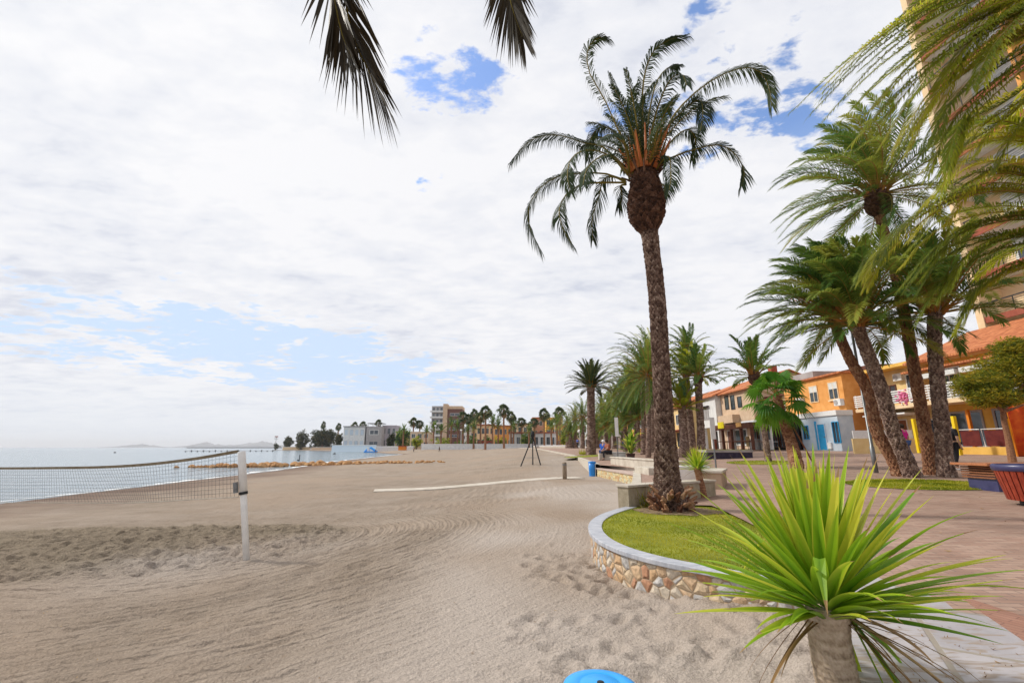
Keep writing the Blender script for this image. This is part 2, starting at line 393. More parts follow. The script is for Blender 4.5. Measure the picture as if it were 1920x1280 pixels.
M_sheen = material('painted_sky_sheen', (.70, .72, .72), (.85, .86, .86), scale=8, rough=.8)  # white ribbon: sky reflection of the calm shallows put into colour
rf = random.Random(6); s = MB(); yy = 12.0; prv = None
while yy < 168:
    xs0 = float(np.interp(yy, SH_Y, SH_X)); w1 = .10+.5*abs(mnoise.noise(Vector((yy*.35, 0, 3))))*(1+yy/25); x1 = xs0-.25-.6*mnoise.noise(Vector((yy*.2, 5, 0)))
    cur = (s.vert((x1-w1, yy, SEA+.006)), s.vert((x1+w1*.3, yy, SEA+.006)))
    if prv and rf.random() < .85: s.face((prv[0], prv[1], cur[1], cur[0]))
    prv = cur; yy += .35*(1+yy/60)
tag(s.build('shore_sheen', M_sheen), kind='stuff')
# far hills across the lagoon
hm = material('far_hill_rock', (.24, .25, .28), (.32, .33, .35), scale=.004, rough=1)
def hills(pts, D):
    n = 60; s = MB(); base = []; top = []; back = []
    for i in range(n+1):
        u = i/n; x = pts[0][0]+(pts[-1][0]-pts[0][0])*u
        h = np.interp(x, [p[0] for p in pts], [p[1] for p in pts])
        h = max(0, h + (1.2*math.sin(x*.31)+.8*math.sin(x*.83+1))*min(1, h/3))
        q = atY(x, 838.2, D); r_ = atY(x, 838.2-h, D)
        base.append(s.vert((q.x, D-300, SEA-2))); top.append(s.vert((r_.x, D, r_.z))); back.append(s.vert((q.x*1.05, D+400, SEA-2)))
    for i in range(n): s.face((base[i], base[i+1], top[i+1], top[i])); s.face((top[i], top[i+1], back[i+1], back[i]))
    o = s.build('hills', hm, smooth=True); tag(o, kind='structure'); return o
hills([(212, 0), (245, 3), (268, 5), (292, 2), (318, 0)], 4200)
hills([(335, 0), (360, 3), (378, 5), (387, 9), (396, 5), (430, 3), (450, 4), (482, 9), (500, 11), (515, 5), (540, 2), (560, 0)], 3600)
#@@PAVING
# ------------------------------------------------------------------ promenade paving
def paving_mat(name, c1, c2, mortar, bw, bh, ms, rot=0, rough=.8, vary=None, veins=False):
    m = bpy.data.materials.new(name); m.use_nodes = True; n = m.node_tree; nn = n.nodes; lk = n.links.new
    b = nn['Principled BSDF']; b.inputs['Roughness'].default_value = rough; b.inputs['Specular IOR Level'].default_value = .25
    ge = nn.new('ShaderNodeNewGeometry'); mp = nn.new('ShaderNodeMapping'); mp.inputs['Rotation'].default_value = (0, 0, rot); lk(ge.outputs['Position'], mp.inputs[0])
    bt = nn.new('ShaderNodeTexBrick'); bt.inputs['Scale'].default_value = 1; bt.inputs['Brick Width'].default_value = bw; bt.inputs['Row Height'].default_value = bh
    bt.inputs['Mortar Size'].default_value = ms; bt.inputs['Color1'].default_value = (*c1, 1); bt.inputs['Color2'].default_value = (*c2, 1); bt.inputs['Mortar'].default_value = (*mortar, 1)
    bt.inputs['Mortar Smooth'].default_value = .3
    lk(mp.outputs[0], bt.inputs['Vector'])
    t = nn.new('ShaderNodeTexNoise'); t.inputs['Scale'].default_value = 1.1; t.inputs['Detail'].default_value = 7; t.inputs['Roughness'].default_value = .7; lk(ge.outputs['Position'], t.inputs['Vector'])
    r = nn.new('ShaderNodeMapRange'); lk(t.outputs['Fac'], r.inputs[0]); r.inputs[1].default_value = .35; r.inputs[2].default_value = .7; r.inputs[3].default_value = .78; r.inputs[4].default_value = 1.14
    hs = nn.new('ShaderNodeHueSaturation'); lk(r.outputs[0], hs.inputs['Value']); lk(bt.outputs['Color'], hs.inputs['Color'])
    col = hs.outputs[0]
    if veins:
        w = nn.new('ShaderNodeTexNoise'); w.inputs['Scale'].default_value = 3.0; w.inputs['Detail'].default_value = 8; w.inputs['Distortion'].default_value = 1.6
        mp2 = nn.new('ShaderNodeMapping'); mp2.inputs['Scale'].default_value = (1, 5, 1); mp2.inputs['Rotation'].default_value = (0, 0, .5); lk(ge.outputs['Position'], mp2.inputs[0]); lk(mp2.outputs[0], w.inputs['Vector'])
        rr = nn.new('ShaderNodeMapRange'); lk(w.outputs['Fac'], rr.inputs[0]); rr.inputs[1].default_value = .52; rr.inputs[2].default_value = .62
        x = nn.new('ShaderNodeMix'); x.data_type = 'RGBA'; lk(rr.outputs[0], x.inputs[0]); lk(col, x.inputs[6]); x.inputs[7].default_value = (.33, .27, .23, 1); col = x.outputs[2]
    lk(col, b.inputs['Base Color'])
    bp = nn.new('ShaderNodeBump'); bp.inputs['Strength'].default_value = .5; bp.inputs['Distance'].default_value = .006; bp.invert = True
    lk(bt.outputs['Fac'], bp.inputs['Height']); lk(bp.outputs[0], b.inputs['Normal'])
    return m
M_brick = paving_mat('brick_paving', (.33, .205, .155), (.42, .29, .225), (.24, .175, .145), .24, .085, .007, rot=R(8))
M_slab = paving_mat('pale_marble_slabs', (.40, .38, .40), (.47, .44, .45), (.34, .30, .25), .9, .55, .02, rot=R(-58), rough=.5, veins=True)
M_conc = material('pale_concrete', (.44, .39, .32), (.60, .55, .47), scale=3, rough=.85, bump=.3)
M_white = material('white_paint', (.70, .70, .70), (.80, .80, .79), scale=6, rough=.5)
# the sheet: a strip mesh from the beach edge inland, following P(x, y)
s = MB()
ysl = list(np.arange(-4, 12, .5)) + list(np.arange(12, 60, 2)) + list(np.arange(60, 175, 8))+[175]
xo = [0, .3, .6, 1, 1.5, 2, 3, 4, 6, 8, 12, 16, 20, 24, 30, 40, 60]
rows = []
for y in ysl:
    e = float(np.interp(y, ED_Y, ED_X)) + .15
    if y > 160: e = 2
    if 20.9 < y < 25.4: e += .5
    if y < 10.5: e = float(np.interp(y, [-4, 2.2, 4.1, 5.15, 6.6, 8.2, 9.5, 10.5], [1.4, 1.5, 2.7, 3.25, 3.6, 3.9, 4.1, 4.2]))
    rows.append([s.vert((e+o, y, P(e+o, y))) for o in xo])
for i in range(len(rows)-1):
    for k in range(len(xo)-1): s.face((rows[i][k], rows[i][k+1], rows[i+1][k+1], rows[i+1][k]))
tag(s.build('promenade_paving', M_brick, smooth=True), kind='structure')
# pale slab walkway round the head of the beach stairs (near right corner)
pts = [g(1560, 1400, .4), g(1520, 1118, .4), g(1600, 1078, .4), g(1758, 1085, .4), g(1925, 1203, .4), g(2300, 1500, .4)]
s = MB(); s.prism([(p.x, p.y) for p in pts], -.5, .406)
tag(s.build('slab_pavement', M_slab), kind='structure')
s = MB(); a, b = g(1750, 1087, .4), g(1925, 1206, .4); dd = (b-a).normalized(); nn_ = Vector((dd.y, -dd.x, 0))
if nn_.x < 0: nn_ = -nn_
q = [a-dd*.05, b+dd*2.5, b+dd*2.5+nn_*.24, a-dd*.05+nn_*.24]
s.prism([(p.x, p.y) for p in q], .3, .412)
M_brick2 = paving_mat('brick_border', (.33, .17, .12), (.37, .20, .145), (.24, .13, .10), .24, .06, .004, rot=math.atan2(dd.y, dd.x))
tag(s.build('border_paving', M_brick2), kind='structure')

# ------------------------------------------------------------------ curved planter with lawn
def stone_mat():
    m = bpy.data.materials.new('rubble_stone'); m.use_nodes = True; n = m.node_tree; nn = n.nodes; lk = n.links.new
    b = nn['Principled BSDF']; b.inputs['Roughness'].default_value = .85
    ge = nn.new('ShaderNodeNewGeometry'); mp = nn.new('ShaderNodeMapping'); mp.inputs['Scale'].default_value = (10, 10, 11); lk(ge.outputs['Position'], mp.inputs[0])
    no = nn.new('ShaderNodeTexNoise'); no.inputs['Scale'].default_value = 5; lk(ge.outputs['Position'], no.inputs['Vector'])
    mx = nn.new('ShaderNodeMix'); mx.data_type = 'VECTOR'; mx.inputs[0].default_value = .22; lk(mp.outputs[0], mx.inputs[4]); lk(no.outputs['Color'], mx.inputs[5])
    v = nn.new('ShaderNodeTexVoronoi'); v.inputs['Scale'].default_value = 1; lk(mx.outputs[1], v.inputs['Vector'])
    e = nn.new('ShaderNodeTexVoronoi'); e.feature = 'DISTANCE_TO_EDGE'; e.inputs['Scale'].default_value = 1; lk(mx.outputs[1], e.inputs['Vector'])
    sp = nn.new('ShaderNodeSeparateColor'); lk(v.outputs['Color'], sp.inputs[0])
    r = nn.new('ShaderNodeValToRGB'); lk(sp.outputs[0], r.inputs[0]); r.color_ramp.interpolation = 'CONSTANT'
    cols = [(.55, .36, .20), (.48, .46, .44), (.60, .42, .26), (.58, .50, .40), (.46, .24, .14), (.54, .52, .50), (.62, .48, .32)]
    els = r.color_ramp.elements
    while len(els) < len(cols): els.new(.5)
    for i, c in enumerate(cols): els[i].position = i/len(cols); els[i].color = (*c, 1)
    n2_ = nn.new('ShaderNodeTexNoise'); n2_.inputs['Scale'].default_value = 30; n2_.inputs['Detail'].default_value = 5; lk(ge.outputs['Position'], n2_.inputs['Vector'])
    mr_ = nn.new('ShaderNodeMapRange'); lk(n2_.outputs['Fac'], mr_.inputs[0]); mr_.inputs[1].default_value = .3; mr_.inputs[2].default_value = .7; mr_.inputs[3].default_value = .7; mr_.inputs[4].default_value = 1.2
    hs = nn.new('ShaderNodeHueSaturation'); lk(mr_.outputs[0], hs.inputs['Value']); lk(r.outputs[0], hs.inputs['Color'])
    st = nn.new('ShaderNodeMapRange'); lk(e.outputs['Distance'], st.inputs[0]); st.inputs[1].default_value = .02; st.inputs[2].default_value = .07
    x = nn.new('ShaderNodeMix'); x.data_type = 'RGBA'; lk(st.outputs[0], x.inputs[0]); x.inputs[6].default_value = (.36, .27, .18, 1); lk(hs.outputs[0], x.inputs[7]); lk(x.outputs[2], b.inputs['Base Color'])
    bp = nn.new('ShaderNodeBump'); bp.inputs['Strength'].default_value = .7; bp.inputs['Distance'].default_value = .03
    sm = nn.new('ShaderNodeMapRange'); lk(e.outputs['Distance'], sm.inputs[0]); sm.inputs[2].default_value = .25; lk(sm.outputs[0], bp.inputs['Height'])
    lk(bp.outputs[0], b.inputs['Normal'])
    return m
M_stone = stone_mat()
M_cap = material('grey_marble_coping', (.33, .35, .40), (.52, .53, .57), scale=5, rough=.5, bump=.1, stretch=(1, 3, 1))
TOP = .40
pix = [(1176, 948), (1150, 955), (1125, 964), (1108, 975), (1103, 990), (1116, 1008), (1150, 1026), (1200, 1042), (1260, 1056), (1330, 1069), (1410, 1084), (1500, 1098), (1600, 1100)]
oc = catmull([g(x, y, TOP) for x, y in pix], 60)
def offs(line, d):
    r_ = []
    for i, p in enumerate(line):
        T = (line[min(i+1, len(line)-1)]-line[max(i-1, 0)]).normalized(); r_.append(p+Vector((-T.y, T.x, 0))*d)
    return r_
ic = offs(oc, .21)
if (ic[20]-Vector((4, 8, .4))).length > (oc[20]-Vector((4, 8, .4))).length: ic = offs(oc, -.21); sgn = -1
else: sgn = 1
planter = empty('planter', (oc[0].x, oc[0].y, 0), label='curved rubble stone planter wall with grey coping round the lawn', cat='planter')
def ribbon(a, b, z0, z1, name, mat, par):
    s = MB(); n = len(a); o_ = par.location
    v = [[s.vert((p.x-o_.x, p.y-o_.y, z-o_.z)) for p, z in ((a[i], z0), (a[i], z1), (b[i], z1), (b[i], z0))] for i in range(n)]
    for i in range(n-1):
        for k in range(4): s.face((v[i][k], v[i+1][k], v[i+1][(k+1) % 4], v[i][(k+1) % 4]))
    s.face(v[0]); s.face(v[-1][::-1]); return s.build(name, mat, par)
ribbon(offs(oc, sgn*.03), offs(oc, sgn*.17), -.45, TOP-.055, 'stone_wall', M_stone, planter)
bevel(ribbon(oc, ic, TOP-.055, TOP, 'coping', M_cap, planter), .008)
# lawn surface inside
back = [g(1585, 1060, .4), g(1500, 1010, .4), g(1425, 975, .4), g(1372, 945, .4), g(1350, 930, .4), g(1336, 926, .4), g(1180, 944, .4)]
poly = [(p.x, p.y) for p in offs(oc, sgn*.18)] + [(p.x, p.y) for p in back]
M_lawn = material('lawn_turf', (.17, .20, .02), (.33, .34, .04), scale=1.6, rough=.95, bump=.8, bscale=90)
s = MB(); s.prism(poly, -.2, .385)
lawn = s.build('lawn', M_lawn); tag(lawn, kind='structure')
def inside(poly, x, y):
    c = False; j = len(poly)-1
    for i in range(len(poly)):
        if (poly[i][1] > y) != (poly[j][1] > y) and x < (poly[j][0]-poly[i][0])*(y-poly[i][1])/(poly[j][1]-poly[i][1])+poly[i][0]: c = not c
        j = i
    return c
M_grass = leaf_material('grass_blades', [(.14, .18, .01), (.25, .28, .015), (.40, .38, .04)], trans=.3, rough=.7, spec=.1)
def grass_patch(poly, zf, n, hgt, name, seed=1, wd=.006):
    rnd = random.Random(seed); s = MB(); x0, x1 = min(p[0] for p in poly), max(p[0] for p in poly); y0, y1 = min(p[1] for p in poly), max(p[1] for p in poly); k = 0
    while k < n:
        x, y = rnd.uniform(x0, x1), rnd.uniform(y0, y1)
        if not inside(poly, x, y): continue
        k += 1; h = hgt*rnd.uniform(.4, 1.2); a = rnd.uniform(0, 6.28); z = zf(x, y); t = min(1, max(0, .5+1.3*mnoise.noise(Vector((x*1.3, y*1.3, 0)))+rnd.uniform(-.3, .3)))
        l = rnd.uniform(-.6, .6)*h; m_ = rnd.uniform(-.6, .6)*h
        i = [s.vert((x-wd*math.cos(a), y-wd*math.sin(a), z), t), s.vert((x+wd*math.cos(a), y+wd*math.sin(a), z), t), s.vert((x+l, y+m_, z+h), t)]
        s.face(i)
    return tag(s.build(name, M_grass), kind='stuff')
grass_patch(poly, lambda x, y: .384, 30000, .02, 'grass')
# lawn ovals in the paving
def oval(px0, px1, pyc, pyn, name, dens):
    a, b = gp(px0, pyc), gp(px1, pyc); c = (a+b)/2; rx = (b-a).length/2; n = gp((px0+px1)/2, pyn); ry = (n-c).length
    dx, dy = (b-a).normalized().x, (b-a).normalized().y
    pl = [(c.x+rx*math.cos(t)*dx-ry*math.sin(t)*dy, c.y+rx*math.cos(t)*dy+ry*math.sin(t)*dx) for t in [2*math.pi*i/48 for i in range(48)]]
    s = MB(); ce = s.vert((c.x, c.y, P(c.x, c.y)+.05)); ri = [s.vert((x, y, P(x, y)+.012)) for x, y in pl]
    for i in range(48): s.face((ce, ri[i], ri[(i+1) % 48]))
    tag(s.build(name, M_lawn, smooth=True), kind='structure')
    def zf(x, y):
        q = 1-min(1, math.hypot(x-c.x, y-c.y)/max(rx, ry)); return P(x, y)+.012+.03*q
    grass_patch(pl, zf, dens, .04, 'grass', 3, .012); return c
OV1 = oval(1590, 1862, 908, 918, 'lawn', 7000)
OV2 = oval(1362, 1500, 867, 871, 'lawn', 2500)
OV3 = oval(1080, 1126, 855, 858, 'lawn', 600)
#@@WALLS
# ------------------------------------------------------------------ walls of the beach edge
def pbox(name, par, mat, x0, x1, y0, y1, z0, z1, bv=0):
    s = MB(); s.box(x0, x1, y0, y1, z0, z1); o = s.build(name, mat, par)
    if bv: bevel(o, bv)
    return o
M_wood = material('brown_wood', (.20, .075, .035), (.32, .13, .06), scale=3, rough=.6, bump=.3, stretch=(1, 12, 12))
M_metal = material('grey_metal', (.22, .23, .24), rough=.45, metal=.6)
M_dark = material('dark_metal', (.025, .027, .03), rough=.5, metal=.3)
M_green_conc = material('mossy_concrete', (.26, .22, .15), (.42, .36, .27), scale=4, rough=.9, bump=.3)
M_warm_wall = material('warm_concrete', (.34, .25, .17), (.46, .34, .24), scale=3, rough=.9, bump=.2)
M_stone2 = M_stone.copy(); M_stone2.name = 'pale_ochre_rubble'
for e_ in [n_ for n_ in M_stone2.node_tree.nodes if n_.type == 'VALTORGB'][0].color_ramp.elements: e_.color = (min(1, e_.color[0]*1.15+.05), min(1, e_.color[1]*1.2+.04), e_.color[2]*.9+.02, 1)
def obox(name, c, sx_, sy_, h, mat, rz=0, parent=None, z=None, bv=.012):
    s = MB(); s.box(-sx_/2, sx_/2, -sy_/2, sy_/2, 0, h)
    o = s.build(name, mat, parent); o.location = (c[0], c[1], z if z is not None else c[2]); o.rotation_euler = (0, 0, rz); bevel(o, bv); return o
# low wall at the back of the lawn
w = empty('low_wall', (2.42, 9.93, 0), R(33), label='low grey concrete seat wall behind the tall palm at the back of the lawn', cat='wall')
s = MB(); s.box(0, 3.0, 0, .30, -.4, .78); s.build('wall_body', M_green_conc, w)
s = MB(); s.box(-.03, 3.03, -.03, .33, .78, .83); bevel(s.build('coping', M_conc, w), .01)
# retaining wall along the sand
s = MB(); ln = [(float(np.interp(y, ED_Y, ED_X))+.1, y) for y in [10.2, 12, 14, 16, 18, 20.4, 26.6, 30, 36, 44, 60, 80, 100, 130, 160]]
for (x0, y0), (x1, y1) in zip(ln, ln[1:]):
    if y0 == 20.4: continue
    q = [(x0-.12, y0), (x0+.18, y0), (x1+.18, y1), (x1-.12, y1)]
    i = [s.vert((a, b, z)) for (a, b), z in zip(q+q, [-.4]*4+[P(x0, y0)+.02]*2+[P(x1, y1)+.02]*2)]
    for f in ((4, 5, 6, 7), (0, 4, 7, 3), (1, 2, 6, 5)): s.face([i[k] for k in f])
o = s.build('retaining_wall', M_conc); tag(o, 'long low pale concrete wall holding the promenade above the sand', 'wall')
# stepped stone wall beside the blue bin
a, b = gs(1120, 893), g(1202, 912, .0); b.z = 0
d = (b-a); ln_ = d.length; ang = math.atan2(d.y, d.x)
w = empty('stepped_wall', (a.x, a.y, 0), ang, label='stepped beach wall of ochre rubble with pale upper wall behind the blue bin', cat='wall')
s = MB(); s.box(0, ln_, 0, .8, -.3, .40); s.build('stone_base', M_stone2, w)
s = MB(); s.box(-.03, ln_+.02, -.04, .8, .40, .47); bevel(s.build('coping', material('pink_coping', (.44, .33, .28), (.52, .42, .37)), w), .01)
s = MB(); s.box(0, ln_+1.9, .8, 1.25, -.3, 1.02); s.build('upper_wall', M_conc, w)
s = MB(); s.box(-.03, ln_+1.93, .76, 1.29, 1.02, 1.08); bevel(s.build('upper_coping', M_conc, w), .01)
pbox('fill', w, M_conc, -2.2, ln_+.2, .85, 2.6, -.4, .52)
s = MB(); s.box(ln_+.02, ln_+1.6, -.25, .8, -.3, .82); bevel(s.build('end_block', M_conc, w), .015)
# seat blocks
def seat_block(px, py, wd, dp, h, label, m1, m2, rz=0):
    p = gp(px, py); w = empty('bench', (p.x, p.y, p.z), rz, label=label, cat='bench', group='concrete block benches')
    s = MB(); s.box(-wd/2, wd/2, -dp/2, dp/2, -.1, h-.07); bevel(s.build('base', m1, w), .01)
    s = MB(); s.box(-wd/2-.04, wd/2+.04, -dp/2-.04, dp/2+.04, h-.07, h); bevel(s.build('seat', m2, w), .012); return w
seat_block(1295, 905, .95, .5, .52, 'white painted block bench behind the small yucca', M_white, M_white, .1)
seat_block(1340, 911, .55, 1.7, .47, 'long pale block bench with brown end panel beside the thin sign pole', M_warm_wall, M_conc, -.5)
seat_block(1150, 861, 1.6, .6, .5, 'white stone bench left of the potted banana plant', M_white, M_white, .05)
# concrete path over the sand
a1, a2 = gs(700, 922), gs(1096, 897); dd_ = (a2-a1); ng = 24
s = MB(); pr = Vector((-dd_.y, dd_.x, 0)).normalized()*1.25; vv = []
for i in range(ng+1):
    q = a1+dd_*(i/ng); q2 = q+pr; vv.append([s.vert((q.x, q.y, Sz(q.x, q.y)+.03)), s.vert((q2.x, q2.y, Sz(q2.x, q2.y)+.03)), s.vert((q2.x, q2.y, -1.2)), s.vert((q.x, q.y, -1.2))])
for i in range(ng):
    for k in range(4): s.face((vv[i][k], vv[i+1][k], vv[i+1][(k+1) % 4], vv[i][(k+1) % 4]))
s.face(vv[0]); s.face(vv[-1][::-1])
tag(s.build('path', material('path_concrete', (.46, .41, .34), (.60, .55, .48), scale=2, rough=.9)), kind='structure')
# bollard
p = gs(1059, 898)
w = empty('bollard', p, label='squat pale wooden bollard at the edge of the sand path', cat='bollard')
s = MB(); s.lathe([(.11, -.2), (.11, .80), (.105, .84), (.0, .86)], 16); s.build('post', material('weathered_wood', (.22, .17, .12), (.36, .29, .22), scale=4, rough=.9, bump=.4, stretch=(6, 6, 1)), w, smooth=True)
s = MB(); s.lathe([(.125, .70), (.125, .76)], 16); s.build('collar', M_metal, w)
# blue bins
M_blue = material('blue_plastic', (.01, .20, .62), (.015, .25, .70), scale=2, rough=.35, spec=.5)
M_blue2 = material('bright_blue_plastic', (.02, .32, .85), (.03, .40, .92), scale=1.5, rough=.38, spec=.5)
def blue_bin(loc, r_, h, label, mat, near=False):
    w = empty('litter_bin', loc, label=label, cat='litter bin')
    s = MB(); s.lathe([(r_*.86, -.1), (r_*.88, 0), (r_*.96, h*.5), (r_, h*.93)], 40); s.build('body', mat, w, smooth=True)
    s = MB(); s.lathe([(r_*1.04, h*.92), (r_*1.06, h*.95), (r_*1.03, h*.985), (r_*.90, h*1.0), (r_*.60, h*1.012), (r_*.57, h*1.006), (r_*.54, h*1.012), (r_*.11, h*1.016), (0.0, h*1.016)], 48); s.build('lid', mat, w, smooth=True)
    s = MB(); s.lathe([(.10*r_, h*1.012), (.10*r_, h*1.022), (.05*r_, h*1.028), (0, h*1.028)], 12); s.build('lid_bolt', M_dark, w)
    return w
p = gs(1111, 892); blue_bin((p.x, p.y, p.z), .21, .80, 'blue cylindrical litter bin standing at the corner of the stepped stone wall', M_blue)
p = at(1126, 1278, 2.12); blue_bin((p.x, p.y, Sz(p.x, p.y)-.02), .168, (p.z-Sz(p.x, p.y))/1.02+.02, 'bright blue round bin lid in the foreground sand near the yucca', M_blue2)

# black timber tripod on the beach
p0 = gs(998, 872); H_ = 2.45
w = empty('beach_tripod', p0, label='tall dark tripod frame standing alone on the sand', cat='tripod')
top = Vector((.05, 0, 2.1))
for (fx_, fy_) in ((-.85, -.25), (.05, .2), (.62, -.25)):
    f = Vector((fx_, fy_, -.06)); e_ = top+(top-f)*.08
    s = MB(); s.tube([f, e_], [.045, .04], 8); s.build('leg', M_dark, w)
s = MB(); s.lathe([(.02, 1.95), (.12, 2.0), (.16, 2.2), (.12, 2.4), (.03, 2.5)], 10, (.05, 0, 0)); s.build('head', M_dark, w)
s = MB(); s.tube([(-.62, -.17, .55), (-.05, .1, .55), (.48, -.17, .55), (-.62, -.17, .55)], .008, 5); s.build('chain', M_metal, w)

# rocky groyne: many stones, one by one
M_rock = material('ochre_rock', (.30, .14, .05), (.55, .33, .16), scale=1.2, rough=.95, bump=.6)
def rock(loc, r_, rnd, lab):
    s = MB(); bmv = []
    n1_, n2_ = 7, 5
    top_ = s.vert((0, 0, r_*.75)); rings = []
    for j in range(1, n2_):
        ph = math.pi*j/n2_; rings.append([s.vert((r_*math.sin(ph)*math.cos(6.283*k/n1_)*rnd.uniform(.8, 1.35), r_*math.sin(ph)*math.sin(6.283*k/n1_)*rnd.uniform(.75, 1.1), r_*.7*math.cos(ph)*rnd.uniform(.8, 1.1))) for k in range(n1_)])
    for k in range(n1_):
        s.face((top_, rings[0][k], rings[0][(k+1) % n1_]))
        for j in range(n2_-2): s.face((rings[j][k], rings[j+1][k], rings[j+1][(k+1) % n1_], rings[j][(k+1) % n1_]))
    o = s.build('rock', M_rock, loc=loc); o.rotation_euler = (0, 0, rnd.uniform(0, 6)); return tag(o, lab, 'rock', 'ochre boulders of the groyne')
rnd = random.Random(4); protos = []
for i in range(130):
    px = rnd.uniform(452, 835) if i > 25 else rnd.uniform(330, 470)
    zz_ = SEA+.05 if px < 640 else None
    py = np.interp(px, [330, 460, 560, 700, 830], [876.5, 875.5, 873, 868.5, 866])+rnd.uniform(-1.2, 1.2)*(1 if px > 450 else .5)
    q = g(px, py, SEA) if px < 560 else gs(px, py)
    r_ = rnd.uniform(.28, .62)*np.interp(px, [330, 450, 600, 700, 835], [.5, 1.15, 1.25, .7, .5])
    lab = 'ochre boulder in the low rock groyne running from the sand into the water'
    if i < 8: o = rock((q.x, q.y, q.z+r_*.15), 1, rnd, lab); protos.append(o); o.scale = (r_, r_, r_)
    else:
        o = protos[i % 8].copy(); C.objects.link(o); o.location = (q.x, q.y, q.z+r_*.15); o.scale = (r_, r_, r_); o.rotation_euler = (0, 0, rnd.uniform(0, 6))

# ------------------------------------------------------------------ volleyball net
pb = gs(462, 1050); pb.z = Sz(pb.x, pb.y); tpp = atY(453, 846, pb.y-.05)
w = empty('volleyball_post', pb, label='white round volleyball post leaning slightly with net winch', cat='post')
ax_ = (tpp-pb); ax = ax_.normalized(); q = ax.to_track_quat('Z', 'Y').to_matrix().to_4x4()
s = MB(); s.lathe([(.054, -.3), (.054, ax_.length*.62), (.05, ax_.length*.63)], 24, M=q); s.build('lower_tube', M_white, w, smooth=True)
s = MB(); s.lathe([(.066, ax_.length*.6), (.066, ax_.length*.995), (.062, ax_.length), (.0, ax_.length+.005)], 24, M=q); s.build('upper_sleeve', M_white, w, smooth=True)
s = MB(); s.box(-.02, .05, -.15, -.09, ax_.length*.62, ax_.length*.72, M=q); s.lathe([(.035, 0), (.035, .05)], 10, M=q @ Matrix.Translation((.07, -.1, ax_.length*.66))); s.build('winch', M_metal, w)
s = MB(); s.lathe([(.073, ax_.length*.595), (.073, ax_.length*.62)], 20, M=q); s.build('clamp', M_dark, w)
s = MB(); s.box(-.085, -.06, -.02, .02, ax_.length*.56, ax_.length*.99, M=q); s.build('net_rail', M_metal, w)
M_net = material('black_net_cord', (.10, .10, .10), rough=.9)
M_tape = material('faded_tape', (.16, .12, .07), (.26, .21, .14), scale=6, rough=.9)
M_rope = material('pale_rope', (.50, .45, .38), rough=.9)
A = Vector((pb.x-.1, pb.y+.03, 0)); Bv = Vector((-15.3, 13.4, 0))
def netp(px, py):
    d = ray(px, py); # intersect with vertical plane A-B
    n_ = Vector((-(Bv-A).y, (Bv-A).x, 0)).normalized(); t = (A-CAM).dot(n_)/d.dot(n_); return CAM+d*t
tp = catmull([netp(x, y) for x, y in [(446, 846), (359, 860.6), (272, 870.6), (187, 875.5), (90, 877), (0, 877.5), (-70, 876)]], 90)
bt_ = catmull([netp(x, y) for x, y in [(447, 931.5), (359, 936), (281, 941), (215, 942.5), (90, 942), (0, 942), (-70, 941)]], 90)
tl = [0]
for a, b in zip(tp, tp[1:]): tl.append(tl[-1]+(b-a).length)
tot = tl[-1]
def along(line, u):
    k = np.interp(u*tot, tl, range(len(tl))); i = min(int(k), len(line)-2); return line[i].lerp(line[i+1], k-i)
nw = empty('volleyball_net', (A.x, A.y, 0), label='sagging black square mesh volleyball net with faded top tape', cat='net')
O = Vector((A.x, A.y, 0)); s = MB(); nv = int(tot/.105)
for i in range(nv+1):
    u = i/nv; a, b = along(tp, u), along(bt_, u); s.tube([a-O, a.lerp(b, .5)-O, b-O], .0028, 3, cap=False)
for k in range(1, 10):
    s.tube([along(tp, i/50).lerp(along(bt_, i/50), k/10)-O for i in range(51)], .0028, 3, cap=False)
tag(s.build('mesh', M_net, nw), kind=None)
s = MB(); pts = [along(tp, i/50)-O for i in range(51)]
for i in range(50):
    a, b = pts[i], pts[i+1]; h = Vector((0, 0, .028)); n_ = Vector((.004, .01, 0)); q = [s.vert(v) for v in (a-h-n_, b-h-n_, b+h-n_, a+h-n_, a-h+n_, b-h+n_, b+h+n_, a+h+n_)]
    for f in ((0, 1, 2, 3), (7, 6, 5, 4), (3, 2, 6, 7), (0, 4, 5, 1)): s.face([q[j] for j in f])
s.build('top_tape', M_tape, nw)
s = MB(); s.tube([along(bt_, i/50)-O for i in range(51)], .009, 5); s.build('bottom_rope', M_rope, nw)
